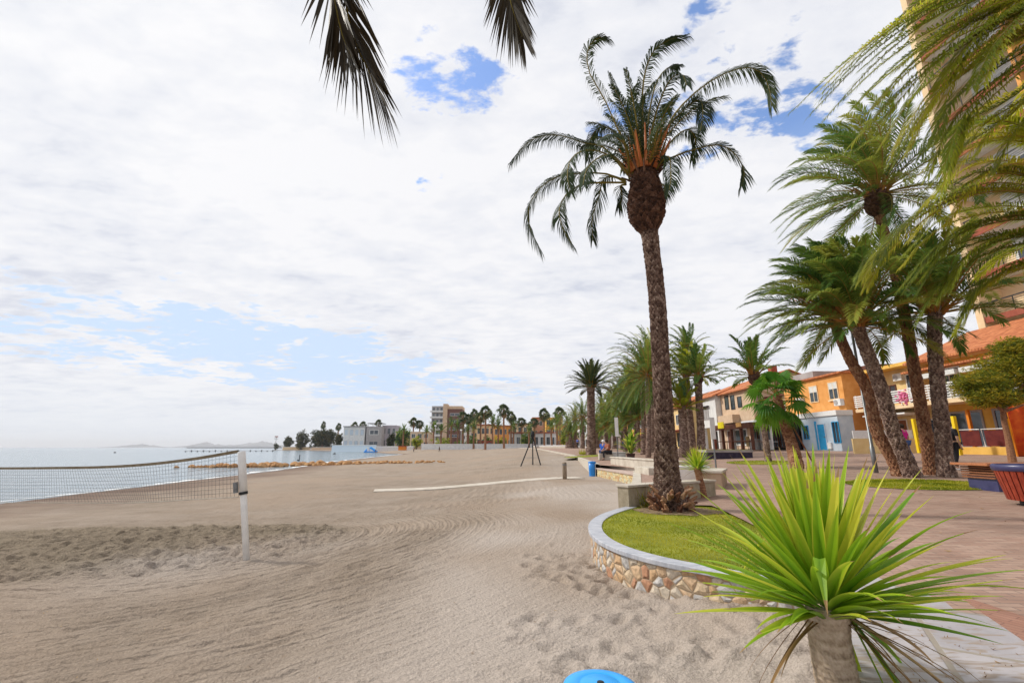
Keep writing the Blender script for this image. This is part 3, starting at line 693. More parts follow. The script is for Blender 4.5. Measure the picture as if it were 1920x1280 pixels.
#@@PALMS
# ------------------------------------------------------------------ palms
UP = Vector((0, 0, 1))
def frond(s, line, L0=.42, wd=.026, n=60, droop=.45, tint=(.2, .7), rnd=random, petiole=.16, rr=.03, mleaf=0, mst=1, wind=Vector((0, 0, 0)), vee=.5, thin=1.0, closed=0.0):
    """feather frond: rachis along line (resampled), leaflets both sides. line = list of Vectors"""
    m = len(line); ft = rnd.uniform(*tint)
    seg = 8 if n < 40 else 14
    s.tube([line[int(i*(m-1)/seg)] for i in range(seg+1)], [rr*(1-.85*i/seg) for i in range(seg+1)], 4, mst, ft, cap=False)
    S0 = None
    for i in range(n):
        u = petiole+(1-petiole)*(i+rnd.random()*.7)/n
        k = u*(m-1); j = min(int(k), m-2); p = line[j].lerp(line[j+1], k-j); T = (line[j+1]-line[j]).normalized()
        S = T.cross(UP)
        if S.length < .2: S = S0 if S0 is not None else Vector((1, 0, 0))
        S = S.normalized()
        if S0 is not None and S.dot(S0) < 0: S = -S
        S0 = S; N = S.cross(T)
        w_ = (u-petiole)/(1-petiole)
        ln = L0*(.45+1.15*math.sin(math.pi*min(1, .18+.72*w_)))*.78*rnd.uniform(.85, 1.1)
        ang = R(62)*(1-w_)+R(24)*w_
        for sd_ in (-1, 1):
            if rnd.random() > thin: continue
            a = ang*rnd.uniform(.8, 1.15)*(1-closed*.5)
            v = vee*rnd.uniform(.3, 1.3)
            d = (T*math.cos(a)+(S*sd_*math.cos(v)+N*math.sin(v))*math.sin(a)).normalized()
            wv = d.cross(N if abs(d.dot(N)) < .9 else S).normalized()*wd*.5
            e1 = p+d*ln*.5+Vector((0, 0, -droop*ln*.12))+wind*ln*.25
            e2 = p+d*ln*(1-.25*droop)+Vector((0, 0, -droop*ln*.55))+wind*ln*.9
            t = min(1, max(0, ft+rnd.uniform(-.12, .12)))
            i0 = s.vert(p-wv*.6, t); i1 = s.vert(p+wv*.6, t); i2 = s.vert(e1+wv, t); i3 = s.vert(e1-wv, t); i4 = s.vert(e2, min(1, t+.08))
            s.face((i0, i1, i2, i3), mleaf); s.face((i3, i2, i4), mleaf)
def grow(base, az, el, length, grav=.5, wind=Vector((0, 0, 0)), n=26, stiff=.25):
    """rachis bending under its weight and the wind"""
    d = Vector((math.cos(az)*math.cos(el), math.sin(az)*math.cos(el), math.sin(el))); p = Vector(base); line = [p.copy()]; ds = length/(n-1)
    for i in range(n-1):
        u = i/(n-1); k = max(0, u-stiff*.5)
        d = (d+(Vector((0, 0, -grav))+wind)*ds*(.25+1.6*k)).normalized(); p = p+d*ds; line.append(p.copy())
    return line
def trunk_mesh(s, line, rad, scale_h=.11, cols=11, amp=.10, hatch=True, rnd=random, nseg=44, step=.028, m=0):
    """palm trunk with staggered leaf-base scars built as relief"""
    tot = sum((b-a).length for a, b in zip(line, line[1:])); n = max(8, int(tot/step)); rings = []; acc = 0
    cum = [0]
    for a, b in zip(line, line[1:]): cum.append(cum[-1]+(b-a).length)
    jit = {}
    for i in range(n+1):
        l = tot*i/n; k = np.interp(l, cum, range(len(cum))); j = min(int(k), len(line)-2); p = line[j].lerp(line[j+1], k-j)
        T = (line[j+1]-line[j]).normalized(); S = T.cross(Vector((0, 1, .01))).normalized(); N = S.cross(T)
        r0 = float(np.interp(k, np.linspace(0, len(line)-1, len(rad)), rad)); ring = []
        for q in range(nseg):
            a = 2*math.pi*q/nseg; cu = q/nseg*cols; row = l/scale_h
            c1, c2 = cu+row*.5, cu-row*.5
            f1, f2 = c1-math.floor(c1), c2-math.floor(c2)
            key = (int(math.floor(c1)) % cols, int(math.floor(c2)) % cols, int(row/4))
            if key not in jit: jit[key] = (rnd.uniform(.4, 1.5), rnd.random())
            ja, jt = jit[key]
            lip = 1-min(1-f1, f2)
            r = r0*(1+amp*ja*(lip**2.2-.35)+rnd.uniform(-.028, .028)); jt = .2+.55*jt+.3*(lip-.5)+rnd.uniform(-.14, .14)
            ring.append(s.vert(p+(S*math.cos(a)+N*math.sin(a))*r, jt))
        rings.append(ring)
    for i in range(n):
        for q in range(nseg): s.face((rings[i][q], rings[i][(q+1) % nseg], rings[i+1][(q+1) % nseg], rings[i+1][q]), m)
    s.face(list(reversed(rings[0])), m); s.face(rings[-1], m)
def tint_mat(name, cols, rough=.9, noise_s=18, bump=.5, spec=.15):
    m = bpy.data.materials.new(name); m.use_nodes = True; n = m.node_tree; nn = n.nodes; lk = n.links.new
    b = nn['Principled BSDF']; b.inputs['Roughness'].default_value = rough; b.inputs['Specular IOR Level'].default_value = spec
    a = nn.new('ShaderNodeAttribute'); a.attribute_name = 'tint'
    tcn = nn.new('ShaderNodeTexCoord'); t = nn.new('ShaderNodeTexNoise'); t.inputs['Scale'].default_value = noise_s; t.inputs['Detail'].default_value = 5; t.inputs['Roughness'].default_value = .7; lk(tcn.outputs['Object'], t.inputs['Vector'])
    ad = nn.new('ShaderNodeMath'); ad.operation = 'MULTIPLY_ADD'; lk(t.outputs['Fac'], ad.inputs[0]); ad.inputs[1].default_value = .9; 
    a2 = nn.new('ShaderNodeMath'); a2.operation = 'MULTIPLY_ADD'; lk(a.outputs['Fac'], a2.inputs[0]); a2.inputs[1].default_value = .55; a2.inputs[2].default_value = -.22
    lk(a2.outputs[0], ad.inputs[2])
    r = nn.new('ShaderNodeValToRGB'); lk(ad.outputs[0], r.inputs[0]); els = r.color_ramp.elements
    while len(els) < len(cols): els.new(.5)
    for i, c in enumerate(cols): els[i].position = .15+.7*i/(len(cols)-1); els[i].color = (*c, 1)
    lk(r.outputs[0], b.inputs['Base Color'])
    bp = nn.new('ShaderNodeBump'); bp.inputs['Strength'].default_value = bump; bp.inputs['Distance'].default_value = .015; lk(t.outputs['Fac'], bp.inputs['Height']); lk(bp.outputs[0], b.inputs['Normal'])
    return m
M_trunk = tint_mat('palm_bark', [(.035, .022, .018), (.12, .075, .062), (.30, .21, .17), (.60, .50, .43)])
M_trunk2 = tint_mat('red_palm_bark', [(.055, .025, .018), (.19, .085, .05), (.34, .18, .10), (.45, .32, .22)])
M_bulb = tint_mat('cut_leaf_bases', [(.012, .008, .006), (.055, .028, .020), (.12, .06, .04), (.22, .13, .09)], noise_s=9)
M_lf_dark = leaf_material('dark_palm_leaf', [(.012, .022, .012), (.035, .06, .02), (.075, .10, .035), (.13, .14, .05)], trans=.22)
M_lf_grn = leaf_material('green_palm_leaf', [(.022, .06, .015), (.06, .13, .025), (.14, .22, .035), (.30, .32, .05)], trans=.35)
M_lf_yel = leaf_material('olive_palm_leaf', [(.05, .10, .012), (.16, .21, .015), (.29, .33, .02), (.44, .42, .03)], trans=.45)
M_stalk = leaf_material('palm_stalk', [(.14, .12, .02), (.26, .19, .03), (.42, .22, .05)], trans=.05)
M_stalk_or = leaf_material('orange_palm_stalk', [(.20, .14, .03), (.40, .17, .04), (.55, .16, .05)], trans=.05)

def rel(line, o): return [p-o for p in line]
# --- the tall palm in the lawn
rnd = random.Random(11)
tb = g(1257, 955, .40); TY = tb.y+.05
w = empty('palm_tree', (tb.x, tb.y, .38), label='tallest palm with bulbous dark leaf-base swelling and ragged wind-bent crown on the lawn', cat='palm')
o = w.location.copy()
ln = [atY(x, y, TY) for x, y in [(1256, 962), (1255, 946), (1251, 900), (1246, 800), (1239, 680), (1232, 560), (1222, 470), (1217, 432)]]
tr = [.39, .34, .25, .190, .175, .172, .170, .185]
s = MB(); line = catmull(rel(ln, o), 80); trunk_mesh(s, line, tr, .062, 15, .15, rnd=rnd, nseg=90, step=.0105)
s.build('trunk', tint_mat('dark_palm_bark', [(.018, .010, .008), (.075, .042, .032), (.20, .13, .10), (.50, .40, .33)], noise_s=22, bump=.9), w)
s = MB()   # root collar of dead leaf bases
for i in range(90):
    a = rnd.uniform(0, 6.28); z = rnd.uniform(0, .42); r0 = .36-.12*z+rnd.uniform(-.02, .05)
    if -2.4 < a-6.28*(a > 3.14) < -.2: r0 += .05
    c = Vector((r0*math.cos(a)+.02, r0*math.sin(a), z)); d = Vector((math.cos(a), math.sin(a), rnd.uniform(.3, 1.2))).normalized()
    s.tube([c-d*.07, c+d*rnd.uniform(.05, .13)], [.05, .018], 5, 0, rnd.random())
s.build('root_collar', M_trunk2, w)
bl = [atY(x, y, TY) for x, y in [(1217, 436), (1213, 410), (1211, 380), (1210, 352), (1208, 330), (1207, 318)]]
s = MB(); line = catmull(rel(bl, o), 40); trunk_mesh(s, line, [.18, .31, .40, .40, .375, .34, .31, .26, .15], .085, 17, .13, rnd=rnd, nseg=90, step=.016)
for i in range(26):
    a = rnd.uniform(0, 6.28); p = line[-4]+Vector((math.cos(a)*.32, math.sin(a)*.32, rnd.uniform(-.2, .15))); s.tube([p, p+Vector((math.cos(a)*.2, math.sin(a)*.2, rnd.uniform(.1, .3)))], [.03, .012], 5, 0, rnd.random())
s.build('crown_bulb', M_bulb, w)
cr_ = [[(720,850),(690,700),(640,600),(560,420),(480,280),(470,160),(520,95),(575,90)], [(740,800),(700,600),(640,420),(590,280)], [(745,800),(725,600),(705,430),(740,340)],
 [(760,800),(765,550),(775,330),(820,180),(900,110),(1005,78)], [(775,820),(800,550),(840,350),(900,260),(965,240)], [(780,830),(820,600),(860,450),(920,320),(985,290),(1010,350)],
 [(800,850),(870,650),(950,500),(1080,370),(1230,280),(1370,255),(1450,330),(1475,460)], [(800,850),(880,620),(1000,480),(1080,430),(1100,500),(1085,600)], [(790,840),(850,650),(850,550),(890,450),(900,490)],
 [(810,850),(880,720),(950,630),(1020,590),(1060,650),(1040,760)], [(810,860),(900,760),(1050,700),(1190,675),(1280,730),(1325,820),(1310,900)], [(820,870),(870,770),(915,740),(925,850),(915,920)],
 [(700,860),(660,700),(620,600),(540,580),(490,640),(470,760)], [(700,850),(680,690),(600,620),(540,640)], [(690,830),(560,690),(440,660),(300,620),(160,650),(50,770)],
 [(690,840),(600,740),(480,700),(390,740),(360,830),(375,930)], [(700,850),(620,740),(540,740),(470,800),(445,890)], [(680,870),(560,830),(420,830),(300,850),(200,920),(145,1030),(160,1140),(215,1250)],
 [(680,880),(560,880),(440,890),(350,950),(315,1040),(340,1140),(385,1215)], [(680,880),(620,850),(560,860),(530,960),(495,1080),(500,1200)], [(680,890),(650,900),(660,960),(640,1020)], [(850,880),(890,900),(880,960)],
 [(750,820),(740,600),(720,480),(700,420)], [(785,840),(830,700),(850,600),(900,520)], [(765,820),(750,560),(770,420),(830,330)]]
dys = [-.6, .5, -.3, -.9, .6, -1.2, .4, -.9, .9, 1.0, -.5, -.9, .9, -1.3, .5, -.8, -1.4, .3, -.6, .7, .4, .5, 1.1, -1.3, .2]
s = MB()
for pp, dy in zip(cr_, dys):
    m = len(pp); pts = []
    for i, (cx, cy) in enumerate(pp):
        u = i/(m-1); pts.append(atY(940+cx/2.909, 40+cy/2.909, TY+dy*u*1.3)-o)
    long_ = sum((b-a).length for a, b in zip(pts, pts[1:]))
    frond(s, catmull(pts, 40), L0=.27+.03*long_, wd=.021, n=int(28*long_)+12, droop=.9, tint=(.1, .55), rnd=rnd, petiole=.22 if dy > -1.2 else .16, rr=.030, vee=.15, wind=Vector((.1, 0, -.15)), thin=.9)
for i in range(16):
    a = rnd.uniform(0, 6.28); frond(s, grow(line[-3], a, R(rnd.uniform(45, 86)), rnd.uniform(1.6, 2.5), .7), L0=.30, wd=.021, n=60, droop=.9, tint=(.1, .5), rnd=rnd, vee=.2)
for i in range(34):      # orange sheathed stalks at the heart of the crown
    a = rnd.uniform(0, 6.28); e_ = R(rnd.uniform(55, 88)); l_ = rnd.uniform(.5, 1.1)
    st_ = line[-5]+Vector((math.cos(a)*.27, math.sin(a)*.27, 0)); s.tube(grow(st_, a, e_, l_, .2, n=5), [.05, .04, .03, .022, .015], 5, 2, rnd.uniform(.4, 1), cap=False)
s.build('crown', [M_lf_dark, M_stalk, M_stalk_or], w)

def date_palm(name, path, radii, label, crown=None, nf=42, length=3.0, wind=Vector((-.3, 0, 0)), grav=.42, mats=None, L0=.42, wd=.024, nl=70, rnd=random, bulb=None, tmat=None, group=None, elr=(-5, 85), detail=1.0, tint=(.15, .8), azr=None, stalks=30, droop=.5, category='palm', petiole=.16, stl=1.0):
    base = path[0]; w = empty(name, base, label=label, cat=category, group=group); o = Vector(base)
    s = MB(); line = catmull(rel(path, o), 60)
    trunk_mesh(s, line, radii, .095, 11, .23, rnd=rnd, nseg=int(55*detail) if detail >= .5 else 12, step=.02/detail)
    s.build('trunk', tmat or M_trunk2, w)
    top = line[-1]; axd = (line[-1]-line[-4]).normalized()
    rt = radii[-1]
    if bulb:
        s = MB(); h = bulb[1]; bl_ = [top-axd*h*.75+axd*h*(i/10) for i in range(11)]
        trunk_mesh(s, bl_, [rt*1.0, bulb[0]*.8, bulb[0], bulb[0], bulb[0]*.9, bulb[0]*.7, rt*.6], .10, 13, .16, rnd=rnd, nseg=48 if detail >= .5 else 14, step=.03/detail)
        s.build('crown_bulb', M_bulb, w); top = bl_[-2]; rt = bulb[0]*.6
    s = MB(); ga = 2.39996
    for i in range(nf):
        u = (i+.5)/nf; a = (i*ga) if azr is None else rnd.uniform(*azr); el = R(elr[1]+(elr[0]-elr[1])*u**1.15)+rnd.uniform(-.1, .1)
        ll = length*(.72+.33*math.sin(math.pi*min(1, .25+.6*u)))*rnd.uniform(.85, 1.1)
        st_ = top+Vector((math.cos(a), math.sin(a), 0))*rt*.8*u+Vector((0, 0, -.25*u))
        gr = grav*rnd.uniform(.8, 1.25)
        frond(s, grow(st_, a, el, ll, gr, wind*rnd.uniform(.6, 1.3)), L0=L0, wd=wd, n=nl, droop=droop, tint=tint, rnd=rnd, rr=.028 if detail >= .5 else .04, wind=wind*.3, petiole=petiole)
    for i in range(stalks):
        a = rnd.uniform(0, 6.28); st_ = top+Vector((math.cos(a), math.sin(a), 0))*rt*.85+Vector((0, 0, -.3))
        s.tube(grow(st_, a, R(rnd.uniform(45, 85)), rnd.uniform(.7, 1.3)*stl, .2, n=5), [.045, .04, .032, .024, .015], 4, 2, rnd.uniform(.1, .75), cap=False)
    s.build('crown', mats or [M_lf_grn, M_stalk, M_stalk_or], w)
    return w
WND = Vector((-.30, -.05, 0))
ob = OV1; t0_ = gp(1720, 893)
def palmpath(pix, Y0, dY=0):
    n = len(pix); return [atY(x, y, Y0+dY*i/(n-1)) for i, (x, y) in enumerate(pix)]
def rad(px, Y): return px*.5*(Y/.93)/FOC*.47
Yg = t0_.y
G4 = 'four palms on the lawn oval'
date_palm('palm_tree', palmpath([(1692, 902), (1676, 865), (1643, 805), (1630, 738), (1592, 670), (1566, 610), (1553, 582)], Yg+.25, .6), [rad(50, Yg), rad(38, Yg), rad(37, Yg), rad(35, Yg), rad(33, Yg), rad(31, Yg)],
          'leftmost and most leaning trunk of the four palms on the lawn oval', length=3.0, rnd=random.Random(21), wind=Vector((-.42, -.1, 0)), nf=48, grav=.5, wd=.031, L0=.46, nl=72, petiole=.24, stl=1.7, tint=(.2, .8), group=G4)
date_palm('palm_tree', palmpath([(1716, 905), (1700, 865), (1674, 805), (1657, 745), (1632, 675), (1612, 625), (1604, 598)], Yg-.15, -.3), [rad(56, Yg), rad(43, Yg), rad(42, Yg), rad(41, Yg), rad(39, Yg), rad(40, Yg)],
          'leaning palm second from the left of the four on the lawn oval, full green crown', length=3.1, rnd=random.Random(22), wind=Vector((-.40, -.2, 0)), nf=56, grav=.46, wd=.031, L0=.48, nl=72, petiole=.24, stl=1.9, tint=(.3, 1), tmat=M_trunk, group=G4)
date_palm('palm_tree', palmpath([(1748, 898), (1742, 850), (1728, 770), (1712, 680), (1692, 570), (1672, 480), (1655, 425), (1644, 365)], Yg+.5, .3), [rad(46, Yg), rad(39, Yg), rad(37, Yg), rad(36, Yg), rad(34, Yg), rad(34, Yg)],
          'tallest of the four palms on the lawn oval, with dark red swollen crown base', length=3.95, rnd=random.Random(23), wind=Vector((-.45, -.1, 0)), nf=64, grav=.48, wd=.031, L0=.46, nl=74, bulb=(.42, 1.25), tint=(.2, .95), group=G4, elr=(-25, 85))
date_palm('palm_tree', palmpath([(1778, 905), (1772, 865), (1765, 790), (1756, 700), (1752, 630), (1754, 575)], Yg-.3, 0), [rad(58, Yg), rad(45, Yg), rad(42, Yg), rad(41, Yg), rad(40, Yg), rad(41, Yg)],
          'rightmost and upright one of the four palms on the lawn oval', length=2.9, rnd=random.Random(24), wind=Vector((-.25, -.15, 0)), nf=54, grav=.42, wd=.031, L0=.48, nl=72, petiole=.22, stl=1.6, tint=(.35, 1), tmat=M_trunk, group=G4, elr=(0, 85))

# --- two palms just right of the frame whose fronds sweep in
def sweep_palm(cx, cy, Yc, traced, label, seed, extra, foot):
    rnd = random.Random(seed); top = atY(cx, cy, Yc); base = Vector((foot[0], foot[1], P(*foot)-.02)); w = empty('palm_tree', base, label=label, cat='palm'); o = base
    s = MB(); line = catmull(rel([base, base.lerp(top, .35)+Vector((.15, 0, 0)), base.lerp(top, .7)+Vector((.1, 0, 0)), top-Vector((0, 0, .3))], o), 50); trunk_mesh(s, line, [.42, .30, .28, .27], .12, 9, .15, rnd=rnd, nseg=36, step=.035); s.build('trunk', M_trunk, w)
    s = MB()
    for pts, dz in traced:
        m = len(pts); l3 = [atY(x, y, Yc+dz*(i/(m-1)))-o for i, (x, y) in enumerate(pts)]
        l3[0] = top-o+Vector((rnd.uniform(-.1, .1), rnd.uniform(-.1, .1), rnd.uniform(-.1, .1)))
        for rep in range(extra):
            jit = Vector((rnd.uniform(-1, 1), rnd.uniform(-1, 1), rnd.uniform(-1, 1)))*(.0 if rep == 0 else .5)
            l4 = [p+jit*(i/(m-1)) for i, p in enumerate(l3)]
            frond(s, catmull(l4, 40), L0=.36, wd=.020, n=130, droop=.6, tint=(.1, .95), rnd=rnd, rr=.020, vee=.45, wind=Vector((-.1, 0, -.1)), closed=0)
    for i in range(14):
        a = rnd.uniform(-1.6, 1.6); frond(s, grow(top-o, a, R(rnd.uniform(10, 70)), 3.0, .4), L0=.45, wd=.026, n=60, droop=.6, tint=(.2, .9), rnd=rnd)
    for i in range(20):
        a = rnd.uniform(0, 6.28); st_ = top-o+Vector((math.cos(a), math.sin(a), 0))*.2; s.tube(grow(st_, a, R(rnd.uniform(30, 85)), 1., .2, n=5), [.045, .04, .03, .02, .015], 4, 2, rnd.uniform(.2, .8), cap=False)
    s.build('crown', [M_lf_yel, M_stalk, M_stalk_or], w)
t1 = [([(2070, 20), (1960, -50), (1840, -10), (1740, 40), (1640, 120), (1545, 225)], -.6), ([(2070, 20), (1960, -20), (1850, 20), (1750, 70), (1670, 130), (1600, 200)], .3), ([(2070, 30), (1950, 20), (1840, 60), (1740, 130), (1660, 220)], -.9),
      ([(2070, 30), (1960, 50), (1860, 100), (1760, 180), (1700, 290)], .2), ([(2070, 40), (1980, 80), (1880, 140), (1790, 220), (1740, 330)], -.5), ([(2070, 30), (1960, -90), (1850, -70), (1760, -10), (1690, 60)], .8),
      ([(2070, 50), (2000, 110), (1930, 180), (1850, 230), (1790, 300)], .6), ([(2070, 20), (1980, 0), (1900, 20), (1820, 80), (1760, 160)], -1.0), ([(2070, 20), (1990, -30), (1920, -20), (1850, 30), (1790, 100)], .5)]
sweep_palm(2080, 50, 7.2, t1, 'palm right of the frame whose olive fronds sweep across the upper right corner', 31, 6, (9.6, 7.3))
t2 = [([(2060, 430), (1960, 330), (1870, 300), (1790, 330), (1720, 400)], -.4), ([(2060, 430), (1960, 370), (1850, 360), (1750, 400), (1660, 480), (1625, 540)], -.8), ([(2060, 430), (1950, 400), (1850, 400), (1760, 430), (1690, 500)], .5),
      ([(2060, 430), (1960, 440), (1880, 450), (1800, 490), (1760, 560)], .4), ([(2060, 430), (1970, 290), (1890, 250), (1800, 260), (1730, 320)], .3), ([(2060, 430), (1980, 480), (1900, 500), (1840, 540), (1810, 600)], .7)]
sweep_palm(2070, 440, 9.2, t2, 'palm right of the frame whose yellow-green fronds reach in below the first', 32, 5, (12.3, 9.4))

# --- the palm behind the camera whose frond tips hang into the top of the view
rnd = random.Random(41); base = Vector((-.9, -2.6, 0)); top = Vector((-.5, -.6, 6.9)); w = empty('palm_tree', base, label='overhanging palm with dark frond tips dangling at the top edge of the sky', cat='palm'); o = base
s = MB(); line = catmull(rel([base, Vector((-.95, -2.3, 3)), Vector((-.7, -1.4, 5.4)), top-Vector((0, 0, .2))], o), 50); trunk_mesh(s, line, [.4, .27, .26, .25], .12, 9, .15, rnd=rnd, nseg=30, step=.05); s.build('trunk', M_trunk, w)
s = MB()
def hang(pts, Ys, L0, n, wd, tint):
    l3 = [top-o, (top-o).lerp(atY(*pts[0], Ys[0])-o, .5)+Vector((0, 0, .45))]+[atY(x, y, Y_)-o for (x, y), Y_ in zip(pts, Ys)]
    frond(s, catmull(l3, 60), L0=L0, wd=wd, n=n, droop=.35, tint=tint, rnd=rnd, petiole=.3, rr=.02, vee=-.1, closed=.75)
hang([(615, -170), (640, -40), (660, 60), (690, 130), (722, 195)], [2.5, 2.7, 2.85, 2.95, 3.0], .50, 50, .022, (.05, .35))
hang([(620, -170), (620, -60), (628, 0), (640, 60), (660, 110)], [2.5, 2.65, 2.7, 2.8, 2.85], .36, 40, .028, (.05, .35))
hang([(940, -260), (948, -120), (952, -30), (962, 20), (980, 70)], [2.5, 2.7, 2.8, 2.85, 2.9], .36, 74, .020, (.05, .3))
hang([(1250, -300), (1280, -200), (1300, -120)], [2.5, 2.7, 2.9], .4, 50, .02, (.05, .3))
for i in range(14):
    a = rnd.uniform(-3.3, .2); frond(s, grow(top-o, a, R(rnd.uniform(20, 80)), 2.8, .5), L0=.4, wd=.026, n=40, droop=.6, tint=(.1, .5), rnd=rnd)
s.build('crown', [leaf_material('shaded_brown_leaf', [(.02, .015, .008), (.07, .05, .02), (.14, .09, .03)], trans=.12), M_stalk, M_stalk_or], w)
#@@YUCCA
# ------------------------------------------------------------------ yuccas
M_blade = leaf_material('yucca_blade', [(.03, .10, .01), (.09, .23, .012), (.24, .40, .02), (.55, .56, .06)], trans=.32, rough=.4, spec=.35)
M_blade_dead = leaf_material('dry_yucca_blade', [(.10, .05, .02), (.28, .17, .07), (.45, .32, .16)], trans=.15)
M_ytrunk = tint_mat('yucca_bark', [(.20, .15, .11), (.38, .29, .21), (.54, .43, .33), (.66, .56, .45)], noise_s=25)
def blade(s, base, d, ln, wd, sag, rnd, t, n=9, m=0, kink=None, dead=False):
    """sword leaf: V-shaped section, widest at 1/3, pointed"""
    d = d.normalized(); p = Vector(base); prev = None; ds = ln/n; cur = d.copy()
    tw = rnd.uniform(-.5, .5); tipb = rnd.random() < .4
    for i in range(n+1):
        u = i/n
        S = cur.cross(UP)
        if S.length < .05: S = Vector((math.cos(tw), math.sin(tw), 0))
        S.normalize(); N = S.cross(cur); a = tw*u; S2 = S*math.cos(a)+N*math.sin(a); N2 = N*math.cos(a)-S*math.sin(a)
        w_ = wd*.5*(.55+.45*min(1, u*4))*(1-max(0, (u-.35)/.65)**1.7)+.0006
        f = .35*w_
        tt = min(1, max(0, t+.18*(u-.5)))
        L_ = s.vert(p-S2*w_+N2*f, min(1, tt+.22)); Cc = s.vert(p, tt); R_ = s.vert(p+S2*w_+N2*f, min(1, tt+.22))
        if prev: s.face((prev[0], prev[1], Cc, L_), m if not (u > .93 and tipb) else 1); s.face((prev[1], prev[2], R_, Cc), m if not (u > .93 and tipb) else 1)
        prev = (L_, Cc, R_)
        cur = (cur+Vector((0, 0, -sag*ds*(.3+2.2*u*u)))).normalized()
        if kink and abs(u-kink) < .5/n: cur = (cur+Vector((0, 0, -1.6))).normalized()
        p = p+cur*ds
def yucca(name, base, top, r0, r1, n, ln, wd, label, seed, blades=9, hang_=8, bark=None):
    rnd = random.Random(seed); w = empty(name, base, label=label, cat='yucca'); o = Vector(base); tt = Vector(top)-o
    s = MB(); line = catmull([Vector((0, 0, -.1)), tt*.35+Vector((.01, 0, 0)), tt*.7, tt], 40)
    trunk_mesh(s, line, [r0*1.12, r0, (r0+r1)/2, r1*.95, r1*1.1], .016, 2, .05, rnd=rnd, nseg=72, step=.012, m=0); s.build('trunk', bark or M_ytrunk, w, smooth=False)
    s = MB()
    for i in range(n):
        u = (i+.5)/n; az = i*2.39996+rnd.uniform(-.25, .25); el = R(87-88*u**1.05)+rnd.uniform(-.12, .12)
        if math.sin(az) < -.72 and el < R(20) and n > 130: el = R(20)+abs(el)*.4
        d = Vector((math.cos(az)*math.cos(el), math.sin(az)*math.cos(el), math.sin(el)))
        st_ = tt+Vector((math.cos(az), math.sin(az), 0))*r1*(.25+.7*u)+Vector((0, 0, .10-.16*u))
        l_ = ln*rnd.uniform(.78, 1.12)*(.92+.15*math.sin(math.pi*u))
        blade(s, st_, d, l_, wd*rnd.uniform(.75, 1.15), rnd.uniform(.1, .7)*(1.1 if u > .5 else .5), rnd, rnd.uniform(.32, .85)+(.12 if u < .4 else -.06), blades, kink=(rnd.uniform(.4, .8) if rnd.random() < .05 and u > .5 else None))
    for i in range(hang_):
        az = rnd.uniform(-.95, .7); el = R(rnd.uniform(-70, -15)); d = Vector((math.cos(az)*math.cos(el), math.sin(az)*math.cos(el), math.sin(el)))
        blade(s, tt+Vector((math.cos(az), math.sin(az), 0))*r1-Vector((0, 0, .05)), d, ln*rnd.uniform(.6, 1.15), wd*rnd.uniform(.5, 1.1), .6, rnd, rnd.uniform(.1, .9), blades, m=0 if rnd.random() < .6 else 1)
    for i in range(hang_*2):
        az = rnd.uniform(-1.0, .7) if i % 4 else rnd.uniform(2.6, 3.8); el = R(rnd.uniform(-50, 0)); d = Vector((math.cos(az)*math.cos(el), math.sin(az)*math.cos(el), math.sin(el)))
        blade(s, tt+Vector((math.cos(az), math.sin(az), 0))*r1-Vector((0, 0, .08)), d, ln*rnd.uniform(.6, 1.0), wd*.25, 1.6, rnd, rnd.random()*.6, blades, m=1)
    s.build('crown', [M_blade, M_blade_dead], w); return w
ct = at(1545, 1128, 2.42); cb_ = at(1560, 1290, 2.42)
base = Vector((cb_.x+.02, cb_.y-.02, -.05))
yucca('yucca', base, ct, .100, .100, 200, .70, .060, 'large spiky green yucca on a thick ringed trunk in the right foreground', 51, 12, 9)
yb = g(1320, 937, .39); yt = atY(1307, 876, yb.y)
yucca('yucca', yb, yt, .085, .078, 130, .43, .036, 'small round-headed yucca on the lawn behind the tall palm', 52, 5, 6, bark=M_trunk2)
rnd = random.Random(9); s = MB(); ce = s.vert((tb.x+.1, tb.y-.1, .41)); ri = [s.vert((tb.x+.1+(.75+.22*rnd.random())*math.cos(a), tb.y-.1+(.55+.18*rnd.random())*math.sin(a), .392)) for a in [6.283*i/30 for i in range(30)]]
for i in range(30): s.face((ce, ri[i], ri[(i+1) % 30]))
tag(s.build('soil', material('dry_mulch', (.10, .065, .04), (.34, .24, .15), scale=14, rough=1, bump=1, bscale=50, detail=8), smooth=True), kind='structure')
# scruffy shoots at the foot of the tall palm
rnd = random.Random(8); q = g(1212, 948, .4); w = empty('shrub', q, label='scruffy yellow-green shoots and dry litter at the left foot of the tall palm', cat='shrub'); s = MB()
for i in range(70):
    az = rnd.uniform(0, 6.28); el = R(rnd.uniform(5, 85)); blade(s, Vector((rnd.uniform(-.22, .25), rnd.uniform(-.15, .15), 0)), Vector((math.cos(az)*math.cos(el), math.sin(az)*math.cos(el), math.sin(el))), rnd.uniform(.2, .5), .016, 1.4, rnd, rnd.uniform(.1, .8), 5, m=0 if rnd.random() < .45 else 1)
s.build('foliage', [M_lf_yel, M_blade_dead], w)
